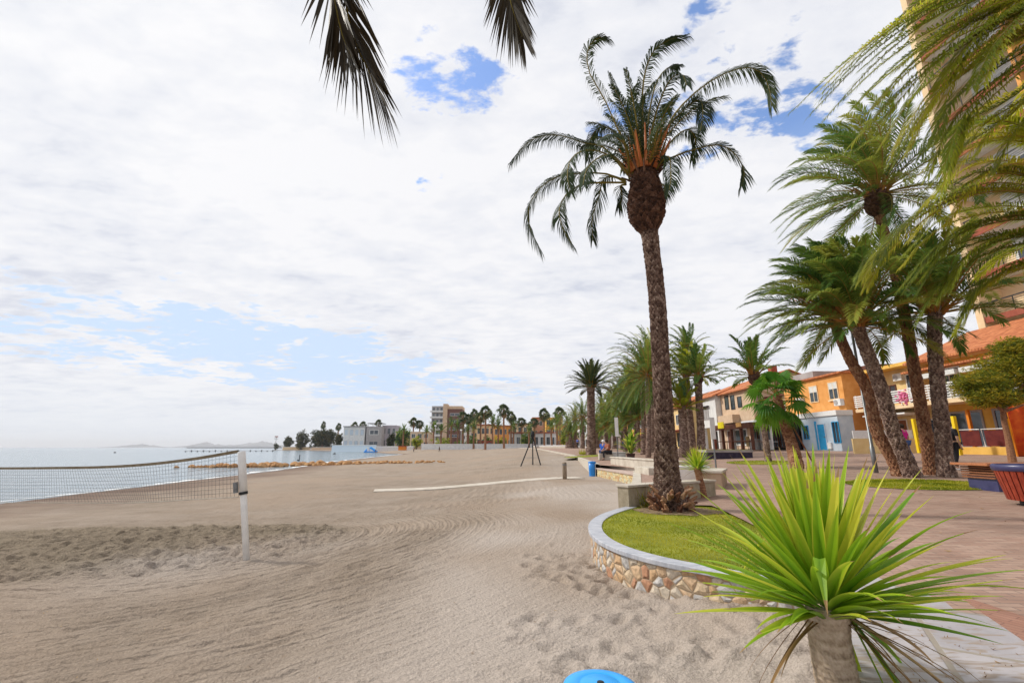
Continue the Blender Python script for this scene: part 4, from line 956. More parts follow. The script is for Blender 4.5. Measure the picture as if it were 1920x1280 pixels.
# fan palms
M_fan = leaf_material('fan_palm_leaf', [(.02, .07, .008), (.04, .14, .012), (.09, .25, .02), (.20, .36, .03)], trans=.28)
def fan(s, p, d, pl, fr, rnd, t, seg=16, m=0, droop=.4):
    d = d.normalized(); line = [p+d*pl*i/4-Vector((0, 0, droop*.25*pl*(i/4)**2)) for i in range(5)]; s.tube(line, [.025, .02, .015, .012, .01], 4, 1, t, cap=False)
    T = (line[-1]-line[-2]).normalized(); S = T.cross(UP)
    if S.length < .1: S = Vector((1, 0, 0))
    S.normalize(); N = S.cross(T); ro = rnd.uniform(-1.0, 1.0); S, N = S*math.cos(ro)+N*math.sin(ro), N*math.cos(ro)-S*math.sin(ro); c = s.vert(line[-1], t)
    c0 = line[-1]
    for i in range(seg):
        a0, a1 = R(-105+210*i/seg), R(-105+210*(i+1)/seg); am = (a0+a1)/2
        f = lambda a, r_, z: c0+(T*math.cos(a)+S*math.sin(a))*r_+N*z-Vector((0, 0, droop*r_*r_*.6))
        rr_ = fr*rnd.uniform(.85, 1.1)
        i0 = s.vert(f(a0, rr_*.62, 0), t); i1 = s.vert(f(a1, rr_*.62, 0), t); im = s.vert(f(am, rr_*.6, -.03*fr), max(0, t-.1)); tip = s.vert(f(am, rr_, 0)-Vector((0, 0, droop*rr_*.35)), min(1, t+.2))
        s.face((c, i0, im), m); s.face((c, im, i1), m); s.face((i0, tip, im), m); s.face((im, tip, i1), m)
def fan_palm(name, path, radii, label, n, pl, fr, seed, group=None, droop=.4, seg=16, mats=None, tm=None, skirt=0, detail=1.0, dn=125):
    rnd = random.Random(seed); w = empty(name, path[0], label=label, cat='palm', group=group); o = Vector(path[0]); s = MB(); line = catmull(rel(path, o), 40)
    if detail >= .5: trunk_mesh(s, line, radii, .09, 8, .14, rnd=rnd, nseg=30, step=.03)
    else: s.tube([line[0], line[20], line[39]], [radii[0], lerpl(radii, .5), radii[-1]], 7)
    s.build('trunk', tm or M_trunk2, w); s = MB(); top = line[-1]
    for i in range(n):
        u = (i+.5)/n; a = i*2.39996; el = R(88-dn*u)+rnd.uniform(-.15, .15)
        fan(s, top+Vector((0, 0, .1-.3*u)), Vector((math.cos(a)*math.cos(el), math.sin(a)*math.cos(el), math.sin(el))), pl*rnd.uniform(.7, 1.2), fr*rnd.uniform(.8, 1.15), rnd, rnd.uniform(.2, .8), seg, 0, droop)
    if skirt:
        for i in range(skirt):
            a = rnd.uniform(0, 6.28); fan(s, top-Vector((0, 0, rnd.uniform(.1, 1.0))), Vector((math.cos(a)*.45, math.sin(a)*.45, -1)), .3, fr*.8, rnd, rnd.random(), 7, 2, .1)
    s.build('crown', (mats or [M_fan, M_stalk])+([M_blade_dead] if skirt else []), w); return w
b_ = gp(1492, 876)
fan_palm('fan_palm', [gp(1496, 878)+Vector((0, 0, -.05)), atY(1482, 825, b_.y), atY(1466, 780, b_.y), atY(1456, 742, b_.y)], [.27, .22, .20, .18], 'stout fan palm with broad dark green leaves and reddish trunk before the blue kiosk', 34, .85, .72, 61, seg=16, dn=135, droop=.55)
# prop stake of the fan palm
s = MB(); q0, q1 = gp(1530, 877), atY(1487, 800, b_.y); s.tube([q0, q1], .035, 6); o_ = s.build('support_stake', M_wood); tag(o_, 'thin slanting wooden stake propping the stout fan palm', 'stake')
#@@PEOPLE
# ------------------------------------------------------------------ people
M_skin = material('skin', (.45, .26, .18), (.52, .32, .23), scale=8, rough=.6)
def skin_obj(name, verts, edges, rads, mat, parent, lev=2):
    me = bpy.data.meshes.new(name); me.from_pydata(verts, edges, []); me.materials.append(mat)
    o = bpy.data.objects.new(name, me); C.objects.link(o); o.parent = parent
    m = o.modifiers.new('skin', 'SKIN'); m.use_smooth_shade = True
    for i, r_ in enumerate(rads):
        sv = me.skin_vertices[0].data[i]; sv.radius = r_ if hasattr(r_, '__len__') else (r_, r_)
    me.skin_vertices[0].data[0].use_root = True
    ss = o.modifiers.new('sub', 'SUBSURF'); ss.levels = lev; ss.render_levels = lev
    return o
def person(loc, rz, J, shirt, pants, hair, label, hat=None, scale=1.0, shorts=False, bag=None):
    """J: joint name -> point; facing local -Y. joints: pelvis chest neck head; lsh lel lha rsh rel rha; lhip lkn lan lto rhip ..."""
    w = empty('person', loc, rz, label=label, cat='person'); w.scale = (scale,)*3
    V = []; E = []; Rr = []; ix = {}
    def add(n, p, r_, par=None):
        ix[n] = len(V); V.append(tuple(p)); Rr.append(r_)
        if par is not None: E.append((ix[par], ix[n]))
    v = {k: Vector(p) for k, p in J.items()}
    add('pelvis', v['pelvis'], (.15, .11)); add('belly', v['pelvis'].lerp(v['chest'], .5), (.13, .10), 'pelvis'); add('chest', v['chest'], (.155, .11), 'belly')
    add('neck', v['neck'], (.055, .055), 'chest'); hd = v['head']; fw = Vector((0, -1, 0))
    add('jaw', hd-Vector((0, .015, .07)), (.062, .065), 'neck'); add('head', hd+Vector((0, 0, .02)), (.078, .092), 'jaw'); add('skull', hd+Vector((0, .01, .09)), (.055, .07), 'head')
    add('nose', hd+fw*.105+Vector((0, 0, .0)), (.012, .014), 'head')
    for sd_ in 'lr':
        sg = 1 if sd_ == 'l' else -1
        add(sd_+'sh', v[sd_+'sh'], .062, 'chest'); add(sd_+'el', v[sd_+'el'], .042, sd_+'sh'); hp = v[sd_+'ha']; fd = (hp-v[sd_+'el']).normalized()
        add(sd_+'wr', hp-fd*.03, .028, sd_+'el'); add(sd_+'pa', hp+fd*.05, (.034, .02), sd_+'wr')
        side = fd.cross(Vector((0, 1, .2))).normalized()
        for q, (o_, l_) in enumerate(((-.03, .065), (-.011, .08), (.009, .075), (.028, .06))):
            add(sd_+'f%d' % q, hp+fd*(.07+l_*.5)+side*o_+Vector((0, -.01, 0)), .009, sd_+'pa'); add(sd_+'g%d' % q, hp+fd*(.07+l_)+side*o_+Vector((0, -.03, 0)), .007, sd_+'f%d' % q)
        add(sd_+'t', hp+fd*.05+Vector((0, -.05, 0)), .010, sd_+'pa')
        add(sd_+'hip', v[sd_+'hip'], .088, 'pelvis'); add(sd_+'kn', v[sd_+'kn'], .056, sd_+'hip'); add(sd_+'an', v[sd_+'an'], .038, sd_+'kn'); add(sd_+'to', v[sd_+'to'], (.04, .028), sd_+'an')
    skin_obj('body', V, E, Rr, M_skin, w)
    k = 1.16
    # shirt
    V, E, Rr = [], [], []; ix = {}
    add('pelvis', v['pelvis']+Vector((0, 0, .03)), (.155*k, .12*k)); add('belly', v['pelvis'].lerp(v['chest'], .5), (.14*k, .11*k), 'pelvis'); add('chest', v['chest'], (.16*k, .115*k), 'belly'); add('neck', v['neck']-Vector((0, 0, .05)), .075, 'chest')
    for sd_ in 'lr': add(sd_+'sh', v[sd_+'sh'], .078, 'chest'); add(sd_+'el', v[sd_+'sh'].lerp(v[sd_+'el'], .85), .06, sd_+'sh')
    skin_obj('shirt', V, E, Rr, shirt, w)
    V, E, Rr = [], [], []; ix = {}
    add('pelvis', v['pelvis'], (.162*k, .12*k))
    for sd_ in 'lr':
        add(sd_+'hip', v[sd_+'hip'], .105, 'pelvis'); add(sd_+'kn', v[sd_+'kn'], .075, sd_+'hip')
        if not shorts: add(sd_+'an', v[sd_+'kn'].lerp(v[sd_+'an'], .9), .055, sd_+'kn')
    skin_obj('trousers', V, E, Rr, pants, w)
    for sd_ in 'lr':
        a = v[sd_+'an']; b = v[sd_+'to']; skin_obj('shoe', [a-Vector((0, -.03, .02)), a.lerp(b, .5)-Vector((0, 0, .02)), b-Vector((0, 0, .005))], [(0, 1), (1, 2)], [(.045, .045), (.045, .04), (.038, .03)], M_dark if bag is None else M_white, w)
    s = MB(); M_ = Matrix.Translation(hd+Vector((0, .015, .035)))
    s.lathe([(.0, -.09), (.085, -.06), (.102, .0), (.10, .05), (.07, .10), (0, .125)], 16, M=M_ @ Matrix.Rotation(R(-25), 4, 'X')); s.build('hair' if hat is None else 'hat', hair if hat is None else hat, w, smooth=True)
    if hat is not None:
        s = MB(); s.lathe([(.10, .0), (.165, -.01), (.165, .0), (.10, .015)], 20, M=Matrix.Translation(hd+Vector((0, 0, .06)))); s.build('hat_brim', hat, w)
    return w
STAND = dict(pelvis=(0, 0, .95), chest=(0, -.01, 1.30), neck=(0, 0, 1.47), head=(0, -.02, 1.58), lsh=(.18, 0, 1.40), lel=(.24, .03, 1.12), lha=(.25, -.08, .88), rsh=(-.18, 0, 1.40), rel=(-.24, .05, 1.12), rha=(-.24, -.02, .86),
             lhip=(.09, 0, .90), lkn=(.10, -.12, .50), lan=(.10, -.16, .08), lto=(.10, -.32, .04), rhip=(-.09, 0, .90), rkn=(-.10, .06, .50), ran=(-.10, .22, .10), rto=(-.10, .10, .04))
SIT = dict(pelvis=(0, 0, .52), chest=(0, -.08, .86), neck=(0, -.12, 1.03), head=(0, -.17, 1.14), lsh=(.18, -.08, .96), lel=(.23, -.20, .74), lha=(.12, -.42, .62), rsh=(-.18, -.08, .96), rel=(-.23, -.20, .74), rha=(-.10, -.42, .62),
           lhip=(.09, -.03, .50), lkn=(.12, -.46, .50), lan=(.12, -.44, .08), lto=(.12, -.60, .04), rhip=(-.09, -.03, .50), rkn=(-.12, -.46, .50), ran=(-.12, -.40, .08), rto=(-.12, -.56, .04))
c_ = lambda n, a: material(n, a, rough=.85)
C_pink, C_jean, C_blk, C_brn, C_blue, C_wht, C_hair = c_('magenta_cloth', (.65, .02, .28)), c_('blue_denim', (.05, .09, .22)), c_('black_cloth', (.02, .02, .025)), c_('rust_cloth', (.35, .12, .07)), c_('royal_blue_cloth', (.02, .10, .45)), c_('white_cloth', (.75, .75, .75)), c_('dark_hair', (.04, .025, .015))
p = gp(1703, 866); person(p, R(200), STAND, C_pink, C_jean, C_hair, 'person in a bright magenta top walking behind the four palms', scale=1.02)
p = gp(1796, 882); person(p, R(100), STAND, C_blk, C_blk, C_hair, 'person in black mostly hidden behind the rightmost of the four palm trunks', bag=1)
p = gp(1131, 862); person(p, R(150), SIT, C_blue, C_jean, C_hair, 'seated person in a blue top and white hat on the stone bench', hat=C_wht, scale=1.05)
p = gp(1142, 862); person(p, R(-70), SIT, C_brn, C_blk, C_hair, 'seated person in a rust-red top beside the white-hatted one', scale=1.05)
o = obox('bench', gp(1136, 862), .95, .45, .44, M_conc); tag(o, 'pale stone block under the two seated people', 'bench')

#@@BUILDINGS
# ------------------------------------------------------------------ buildings
M_yel = material('ochre_yellow_render', (.68, .38, .07), (.80, .50, .12), scale=1.2, rough=.9)
M_yel2 = material('pale_yellow_render', (.70, .50, .22), (.80, .62, .32), scale=1.2, rough=.9)
M_org = paving_mat('orange_brick_wall', (.62, .27, .09), (.70, .33, .12), (.55, .27, .12), .3, .1, .006)
M_org2 = material('orange_render', (.66, .28, .07), (.78, .38, .12), scale=1.5, rough=.9, bump=.1)
M_beige = material('beige_render', (.56, .40, .27), (.66, .50, .36), scale=1.5, rough=.9)
M_wht = material('white_render', (.62, .62, .62), (.76, .76, .75), scale=1.2, rough=.9)
M_lblue = material('pale_blue_paint', (.48, .58, .68), (.60, .68, .76), scale=2, rough=.7)
M_grey = material('grey_render', (.32, .30, .30), (.42, .40, .40), scale=1.2, rough=.9)
M_cream = material('cream_render', (.74, .54, .32), (.82, .64, .42), scale=1.5, rough=.9)
M_redslab = material('red_brown_slab', (.26, .06, .035), (.36, .10, .06), scale=2, rough=.8)
M_blk = material('black_frame', (.02, .02, .02), rough=.5)
M_brownw = material('brown_timber', (.09, .035, .022), (.16, .06, .035), scale=3, rough=.7)
M_bdoor = material('bright_blue_door', (.02, .30, .62), (.04, .38, .72), rough=.5)
M_navy = material('navy_canvas', (.015, .03, .14), (.03, .05, .20), rough=.9)
M_glass = material('dark_glass', (.03, .04, .055), (.06, .08, .10), scale=.6, rough=.06, spec=.8)
M_shut = material('white_shutter', (.62, .62, .60), (.70, .70, .68), rough=.7)
def tile_mat():
    m = bpy.data.materials.new('clay_roof_tiles'); m.use_nodes = True; n = m.node_tree; nn = n.nodes; lk = n.links.new; b = nn['Principled BSDF']; b.inputs['Roughness'].default_value = .85
    tcn = nn.new('ShaderNodeTexCoord'); wv = nn.new('ShaderNodeTexWave'); wv.bands_direction = 'X'; wv.inputs['Scale'].default_value = 1.6; wv.inputs['Distortion'].default_value = .3; lk(tcn.outputs['Object'], wv.inputs['Vector'])
    t = nn.new('ShaderNodeTexNoise'); t.inputs['Scale'].default_value = 3; t.inputs['Detail'].default_value = 6; lk(tcn.outputs['Object'], t.inputs['Vector'])
    r = nn.new('ShaderNodeValToRGB'); r.color_ramp.elements[0].color = (.40, .11, .035, 1); r.color_ramp.elements[1].color = (.66, .24, .09, 1); r.color_ramp.elements[0].position = .35; r.color_ramp.elements[1].position = .65; lk(t.outputs['Fac'], r.inputs[0]); lk(r.outputs[0], b.inputs['Base Color'])
    bp = nn.new('ShaderNodeBump'); bp.inputs['Strength'].default_value = 1; bp.inputs['Distance'].default_value = .06; lk(wv.outputs['Fac'], bp.inputs['Height']); lk(bp.outputs[0], b.inputs['Normal']); return m
M_tile = tile_mat()
def window(par, x, z, w_, h_, y=0, fm=None, gm=None, name='window', shutter=0, bars=1):
    """frame standing 4 cm proud of the wall plane y with a recessed pane; x, z = lower left"""
    s = MB(); f = max(.05, w_*.06); d = .06
    s.box(x, x+w_, y-d, y+.02, z, z+f); s.box(x, x+w_, y-d, y+.02, z+h_-f, z+h_); s.box(x, x+f, y-d, y+.02, z+f, z+h_-f); s.box(x+w_-f, x+w_, y-d, y+.02, z+f, z+h_-f)
    for k in range(bars): cx = x+w_*(k+1)/(bars+1); s.box(cx-f*.4, cx+f*.4, y-d*.8, y+.02, z+f, z+h_-f)
    o = s.build(name, fm or M_shut, par); pbox('pane', o, gm or M_glass, x+f, x+w_-f, y-.015, y+.015, z+f, z+h_-f)
    if shutter: pbox('shutter', o, M_shut, x+f, x+w_-f, y-.045, y-.02, z+h_*(1-shutter), z+h_-f)
    return o
def door(par, x, z, w_, h_, y=0, m=None, fm=None):
    s = MB(); s.box(x, x+.07, y-.06, y+.02, z, z+h_); s.box(x+w_-.07, x+w_, y-.06, y+.02, z, z+h_); s.box(x+.07, x+w_-.07, y-.06, y+.02, z+h_-.07, z+h_)
    o = s.build('door', fm or M_white, par); pbox('door_leaf', o, m or M_brownw, x+.07, x+w_-.07, y-.03, y+.01, z, z+h_-.07); s = MB(); s.box(x+w_*.8, x+w_*.86, y-.10, y-.03, z+1.0, z+1.08); s.build('handle', M_metal, o); return o
def roof_slope(par, x0, x1, yf, yb, ze, zr, oh=.45, th=.14, mat=None, both=True, name='roof'):
    s = MB(); ym = (yf+yb)/2 if both else yb
    k = (zr-ze)/(ym-yf)
    pr = [(yf-oh, ze-oh*k), (ym, zr), (yb+oh, ze-oh*k)] if both else [(yf-oh, ze-oh*k), (ym, zr)]
    def strip(pa, pb):
        q = [(x0-.3, pa[0], pa[1]), (x1+.3, pa[0], pa[1]), (x1+.3, pb[0], pb[1]), (x0-.3, pb[0], pb[1])]
        i = [s.vert(p) for p in q]+[s.vert((p[0], p[1], p[2]+th)) for p in q]
        for f in ((3, 2, 1, 0), (4, 5, 6, 7), (0, 1, 5, 4), (1, 2, 6, 5), (2, 3, 7, 6), (3, 0, 4, 7)): s.face([i[j] for j in f])
    for a, b in zip(pr, pr[1:]): strip(a, b)
    o = s.build(name, mat or M_tile, par)
    if both:
        s = MB()
        for xx in (x0+.01, x1-.01):
            i = [s.vert((xx, yf, ze)), s.vert((xx, yb, ze)), s.vert((xx, ym, zr))]; j = [s.vert((xx+(.1 if xx < (x0+x1)/2 else -.1), p[0], p[1])) for p in ((yf, ze), (yb, ze), (ym, zr))]; s.face(i); s.face(j[::-1])
            for a, b in ((0, 1), (1, 2), (2, 0)): s.face((i[a], i[b], j[b], j[a]))
        s.build('gable', par.get('wallmat') and bpy.data.materials[par['wallmat']] or M_beige, par); 
        if 'wallmat' in par: del par['wallmat']
    return o
def seaward(name, xf, Yfar, label, cat='building', group=None, z=1.38):
    return empty(name, (xf, Yfar, z), R(-90), label=label, cat=cat, group=group)
def LX(px, py, xf, Yfar, zb=1.38):    # pixel on facade plane x = xf -> (local x, local z)
    q = atX(px, py, xf); return Yfar-q.y, q.z-zb
# yellow house with long tiled roof, far right
w = seaward('house', 28, 31.3, 'ochre yellow house with long tiled roof under the tall apartment block')
pbox('wall', w, M_yel, 0, 18, .6, 6, 2.9, 6.0); pbox('ground_floor_wall', w, M_yel, 0, 18, 1.2, 6, -.3, 2.9)
pbox('side_wall', w, M_yel2, -.0, .25, -.25, .6, 2.9, 5.9)
roof_slope(w, 0, 18, 0.2, 4.6, 6.1, 8.1, both=False, oh=.7); pbox('eaves', w, M_cream, -.3, 18.3, -.35, .6, 5.78, 5.96)
pbox('roof', w, M_tile, -.3, 18.3, -.75, .0, 5.2, 5.32); pbox('balcony_floor', w, M_cream, 0, 18, -.9, .6, 2.9, 3.15)
for k in range(5): window(w, 1+3.4*k, 3.3, 1.6, 2.0, .6, fm=M_shut)
for k in range(3): pbox('awning_box', w, M_shut, .8+3*k, 3.5+3*k, -.7, -.35, 4.65, 4.95)
s = MB()
for k in range(6): s.box(.1, 18, -.88, -.85, 3.3+.16*k, 3.38+.16*k)
for k in range(13): s.box(.1+1.49*k, .16+1.49*k, -.85, -.8, 3.15, 4.2)
s.build('balcony_rail', M_white, w)
for k in range(6): window(w, .6+2.8*k, .2, 2.2, 2.3, 1.2, fm=M_grey, bars=1)
# middle yellow house with white balcony
w = seaward('house', 30, 37.4, 'pale yellow house with white slatted balcony seen between the palm trunks')
pbox('wall', w, M_yel2, 0, 6.1, 0, 6, -.3, 6.4); roof_slope(w, 0, 6.1, 0, 6, 6.4, 7.6, both=False); pbox('balcony_floor', w, M_cream, 0, 6.1, -2.0, 0, 2.95, 3.2); pbox('pillar', w, M_white, 5.7, 5.9, -1.95, -1.75, 0, 2.95)
pbox('eaves_beam', w, M_yel, 0, 6.1, -1.2, 0, 6.1, 6.35)
s = MB()
for k in range(6): s.box(.0, 6.1, -2.0, -1.96, 3.35+.16*k, 3.44+.16*k)
for k in range(5): s.box(.1+1.45*k, .18+1.45*k, -1.96, -1.9, 3.2, 4.3)
s.build('balcony_rail', M_white, w); window(w, 3.0, 3.4, 1.1, 2.2, 0, fm=M_white); window(w, .8, 3.6, 1.2, 1.4, 0, fm=M_brownw)
door(w, 1.2, 0, 1.2, 2.3, 0, m=M_wood); pbox('awning', w, M_white, .5, 4.5, -1.9, -.1, 2.55, 2.66); window(w, 3.2, .4, 1.8, 1.8, 0)
s = MB()
for i in range(60):
    a, b_ = random.uniform(0, 6.28), random.uniform(0, 6.28); c_0 = Vector((4.9+.35*random.gauss(0, .6), -2.05+.1*random.gauss(0, 1), 3.7+.35*random.gauss(0, .7))); s.lathe([(0, -.08), (.07, -.04), (.08, .03), (0, .08)], 6, c_0)
o = s.build('balcony_flowers', c_('pink_flowers', (.75, .22, .40)), w)
# orange brick house
w = seaward('house', 27.5, 46, 'orange brick two-storey house above the small blue and white kiosk')
pbox('wall', w, M_org2, 0, 8.3, 0, 9, -.3, 6.25); pbox('cornice', w, M_tile, -.1, 8.5, -.25, 9.1, 6.25, 6.4); pbox('roof_room', w, M_grey, .5, 3.6, .8, 4, 6.4, 7.2); pbox('roof_room', w, M_brownw, 4.2, 8.0, 3, 7, 6.4, 7.1)
x_, z_ = LX(1557, 750, 27.5, 46); window(w, x_, z_, 1.15, 1.5, 0, fm=M_cream, shutter=.4, bars=1); window(w, x_-2.6, z_, 1.15, 1.5, 0, fm=M_cream, shutter=.4)
pbox('sill', w, M_cream, x_-.1, x_+1.25, -.14, 0, z_-.1, z_-.01)
# kiosk
w = seaward('kiosk', 26.2, 42.0, 'small blue and white painted kiosk with a bright blue door', 'kiosk')
pbox('wall', w, M_lblue, 0, 4.9, 0, 1.25, -.3, 2.75); pbox('fascia', w, M_white, -.1, 5.0, -.12, 1.25, 2.75, 3.15)
x_, z_ = LX(1538, 842, 26.2, 42); door(w, x_, .02, 1.05, 2.15, 0, m=M_bdoor, fm=M_lblue)
window(w, x_+1.9, .55, .8, 1.7, 0, fm=M_bdoor); window(w, .3, .9, .8, 1.2, 0, fm=M_bdoor); pbox('blue_panel', w, M_bdoor, x_-.3, x_-.02, -.02, 0, .0, 2.4); pbox('meter_box', w, M_white, x_+1.2, x_+1.6, -.15, 0, .1, .6)
# beach bar with blue awnings
w = seaward('beach_bar', 24.8, 49.4, 'open beach bar with white roof edge and blue awnings left of the kiosk', 'bar')
pbox('roof', w, M_white, -.2, 7.3, -.2, 2.6, 2.72, 2.92); pbox('awning', w, M_navy, -.2, 7.2, -1.3, -.2, 2.42, 2.56); pbox('valance', w, M_lblue, -.2, 7.2, -1.34, -1.3, 2.16, 2.5)
for k in range(5): pbox('post', w, M_white, .0+1.75*k, .14+1.75*k, -1.25, -1.1, 0, 2.42)
pbox('back_wall', w, M_brownw, -.2, 7.3, 2.3, 2.6, -.3, 2.72); pbox('counter', w, M_white, .3, 2.0, .2, .8, 0, 1.05); pbox('fridge', w, M_metal, 3.0, 3.8, 1.6, 2.2, 0, 1.9); pbox('shelf', w, M_wood, 4.2, 6.8, 2.0, 2.28, 1.2, 1.26); pbox('menu_board', w, M_yel2, 2.2, 2.9, -1.1, -1.05, .3, 1.3)
pbox('low_panel', w, M_white, 5.3, 6.9, -1.25, -1.15, 0, .9)
# brown pergola restaurant
w = seaward('restaurant_pergola', 21.8, 50.2, 'dark brown timber pergola restaurant with a yellow sign', 'pergola')
pbox('fascia', w, M_brownw, 0, 8.2, -.15, .1, 1.95, 2.45); pbox('roof', w, M_brownw, 0, 8.2, .1, 4.2, 2.3, 2.45)
for k in range(5): pbox('post', w, M_redslab if k == 0 else M_brownw, .1+1.95*k, .32+1.95*k, -.1, .12, 0, 1.95)
pbox('back_wall', w, M_blk, 0, 8.2, 4.0, 4.2, -.3, 2.3)
for k in range(4): pbox('low_rail', w, M_brownw, .34+1.95*k, 2.0+1.95*k, -.05, .03, .75, .83)
pbox('sign_board', w, c_('yellow_sign', (.80, .66, .02)), 1.7, 3.0, -.22, -.16, 2.1, 2.75); pbox('sign_board', w, c_('orange_sign', (.75, .42, .15)), 5.6, 6.6, -.22, -.16, 2.1, 2.5)
for k in range(6): window(w, .5+1.25*k, .2, .9, 1.7, 3.98, fm=M_wood)
for k in range(7):
    o = obox('cafe_table', Vector((22.6+1.6*(k % 2), 49-1.15*k, 1.38)), .7, .7, .04, M_white if k % 2 else M_wood, z=1.38+.70); o2 = MB(); o2.tube([(0, 0, -.7), (0, 0, 0)], .03, 6); o2.build('table_leg', M_metal, o)
    tag(o, 'small square cafe table under the brown pergola', 'table', 'cafe tables under the pergola')
# beige house with red roof
w = seaward('house', 27.5, 60.2, 'beige two-storey house with red tiled roof and three windows behind the pergola'); w['wallmat'] = 'beige_render'
pbox('wall', w, M_beige, 0, 8, 0, 9, -.3, 7.0); roof_slope(w, 0, 8, 0, 9, 7.0, 8.9)
for px in (1361, 1372, 1384.5):
    x_, z_ = LX(px, 768 if px != 1384.5 else 764, 27.5, 60.2); window(w, x_, z_, 1.0, 1.75 if px < 1380 else 1.3, 0, fm=M_blk, bars=0)
pbox('balcony', w, M_beige, .6, 4.6, -.9, 0, 3.1, 4.1, .02); pbox('chimney', w, M_redslab, 6.6, 7.3, 3, 3.7, 7.9, 9.6); door(w, 1, 0, 1.2, 2.3, 0); window(w, 3, .4, 3, 2, 0); pbox('canopy', w, M_blk, 0, 8, -1.2, 0, 2.6, 2.75)
w = seaward('house', 29, 52.2, 'low beige and brown house behind the fan palm'); pbox('wall', w, M_beige, 0, 6.2, 0, 8, -.3, 5.6); pbox('roof_edge', w, M_brownw, -.1, 6.3, -.3, 8, 5.6, 5.8); window(w, 1, 3.4, 2, 1.3, 0, fm=M_white, shutter=.6); window(w, 3.6, 3.4, 1.6, 1.3, 0, fm=M_white)
# white house
w = seaward('house', 26.8, 65.2, 'narrow white house left of the beige red-roofed one'); w['wallmat'] = 'white_render'
pbox('wall', w, M_wht, 0, 4.9, 0, 9, 2.8, 6.9); pbox('ground_floor_wall', w, M_wht, 0, 4.9, 1.2, 9, -.3, 2.8); roof_slope(w, 0, 4.9, 0, 9, 6.9, 8.6)
for k in range(3): pbox('pillar', w, M_white, .1+2.2*k, .45+2.2*k, .1, .45, -.3, 2.8)
window(w, 1, 3.9, 1.6, 1.9, 0, fm=M_grey, gm=M_grey); pbox('awning_bar', w, M_blk, .4, 3, -.4, 0, 5.6, 5.7); door(w, 1.4, 0, 1.3, 2.4, 1.2, m=M_blk)
# further row down the street
w = seaward('house', 26, 80, 'yellow house with awnings glimpsed between the two close palm trunks'); w['wallmat'] = 'pale_yellow_render'
pbox('wall', w, M_yel2, 0, 13, 0, 9, -.3, 6.4); roof_slope(w, 0, 13, 0, 9, 6.4, 8.4)
for k in range(4): window(w, 1+3*k, 3.6, 1.4, 1.6, 0, fm=M_white); window(w, 1+3*k, .3, 2, 2.1, 0, fm=M_blk)
pbox('awning', w, M_redslab, 0, 13, -1.6, 0, 2.6, 2.75)
w = seaward('house', 25, 104, 'pink house further along the promenade behind the palm row'); w['wallmat'] = 'beige_render'
pbox('wall', w, M_org2, 0, 20, 0, 9, -.3, 7.0); roof_slope(w, 0, 20, 0, 9, 7.0, 9)
for k in range(6): window(w, 1+3.2*k, 3.8, 1.5, 1.6, 0, fm=M_white); window(w, 1+3.2*k, .3, 2, 2.1, 0, fm=M_blk)
w = seaward('house', 22, 140, 'last pale house of the street seen behind the far palms'); pbox('wall', w, M_wht, 0, 30, 0, 9, -.3, 8); pbox('parapet', w, M_cream, -.1, 30.1, -.2, 9, 8, 8.5)
for k in range(8): window(w, 1+3.5*k, 4.4, 1.8, 1.8, 0, fm=M_blk); window(w, 1+3.5*k, .4, 2.2, 2.1, 0, fm=M_blk)

# apartment tower
w = empty('apartment_tower', (34, 32.0, 1.3), R(-90), label='tall apartment block with red balcony slabs and cream corner column behind the right palms', cat='building')
pbox('core_wall', w, M_cream, 0, 26, 1.7, 14, -.3, 46); pbox('corner_column', w, M_cream, 0, .5, -.1, 1.7, -.3, 46)
fl = 3.2; z0_ = 9.1
for k in range(11):
    z = z0_+k*fl
    sb_ = pbox('balcony_slab', w, M_wht, .5, 26, .06, 1.7, z-.12, z+.26); pbox('fascia', sb_, M_redslab, .5, 26, -.02, .06, z-.16, z+.28)
    s = MB(); s.box(.55, 26, .02, .07, z+1.22, z+1.30)
    for j in range(5): s.box(.55, 26, .03, .05, z+.42+.15*j, z+.44+.15*j)
    for j in range(14): s.box(.6+1.9*j, .65+1.9*j, .02, .06, z+.28, z+1.22)
    s.build('balcony_rail', M_blk, w)
    for j in range(5): window(w, 2.0+5*j, z+.35, 3.2, 2.3, 1.7, fm=M_shut, gm=M_shut if (j+k) % 2 == 0 else M_glass, shutter=.5)
    for j in range(4): pbox('balcony_divider', w, M_org2, 6.0+5.2*j, 6.25+5.2*j, .1, 1.7, z+.28, z+fl-.18)
for ow, spots in ((bpy.data.objects['house.001'], [(2.2, -.35, 5.2)]), (bpy.data.objects['house.002'], [(2.3, -.35, 4.2), (7.4, -.35, 3.6)])):
    for (x, y, z) in spots:
        a_ = pbox('air_conditioner', ow, M_wht, x, x+.8, y, 0, z, z+.55, .02); s = MB(); s.lathe([(.2, 0), (.2, .02), (0, .02)], 16, M=Matrix.Translation((x+.28, y-.02, z+.27)) @ Matrix.Rotation(R(90), 4, 'X')); s.build('fan_grille', M_grey, a_)
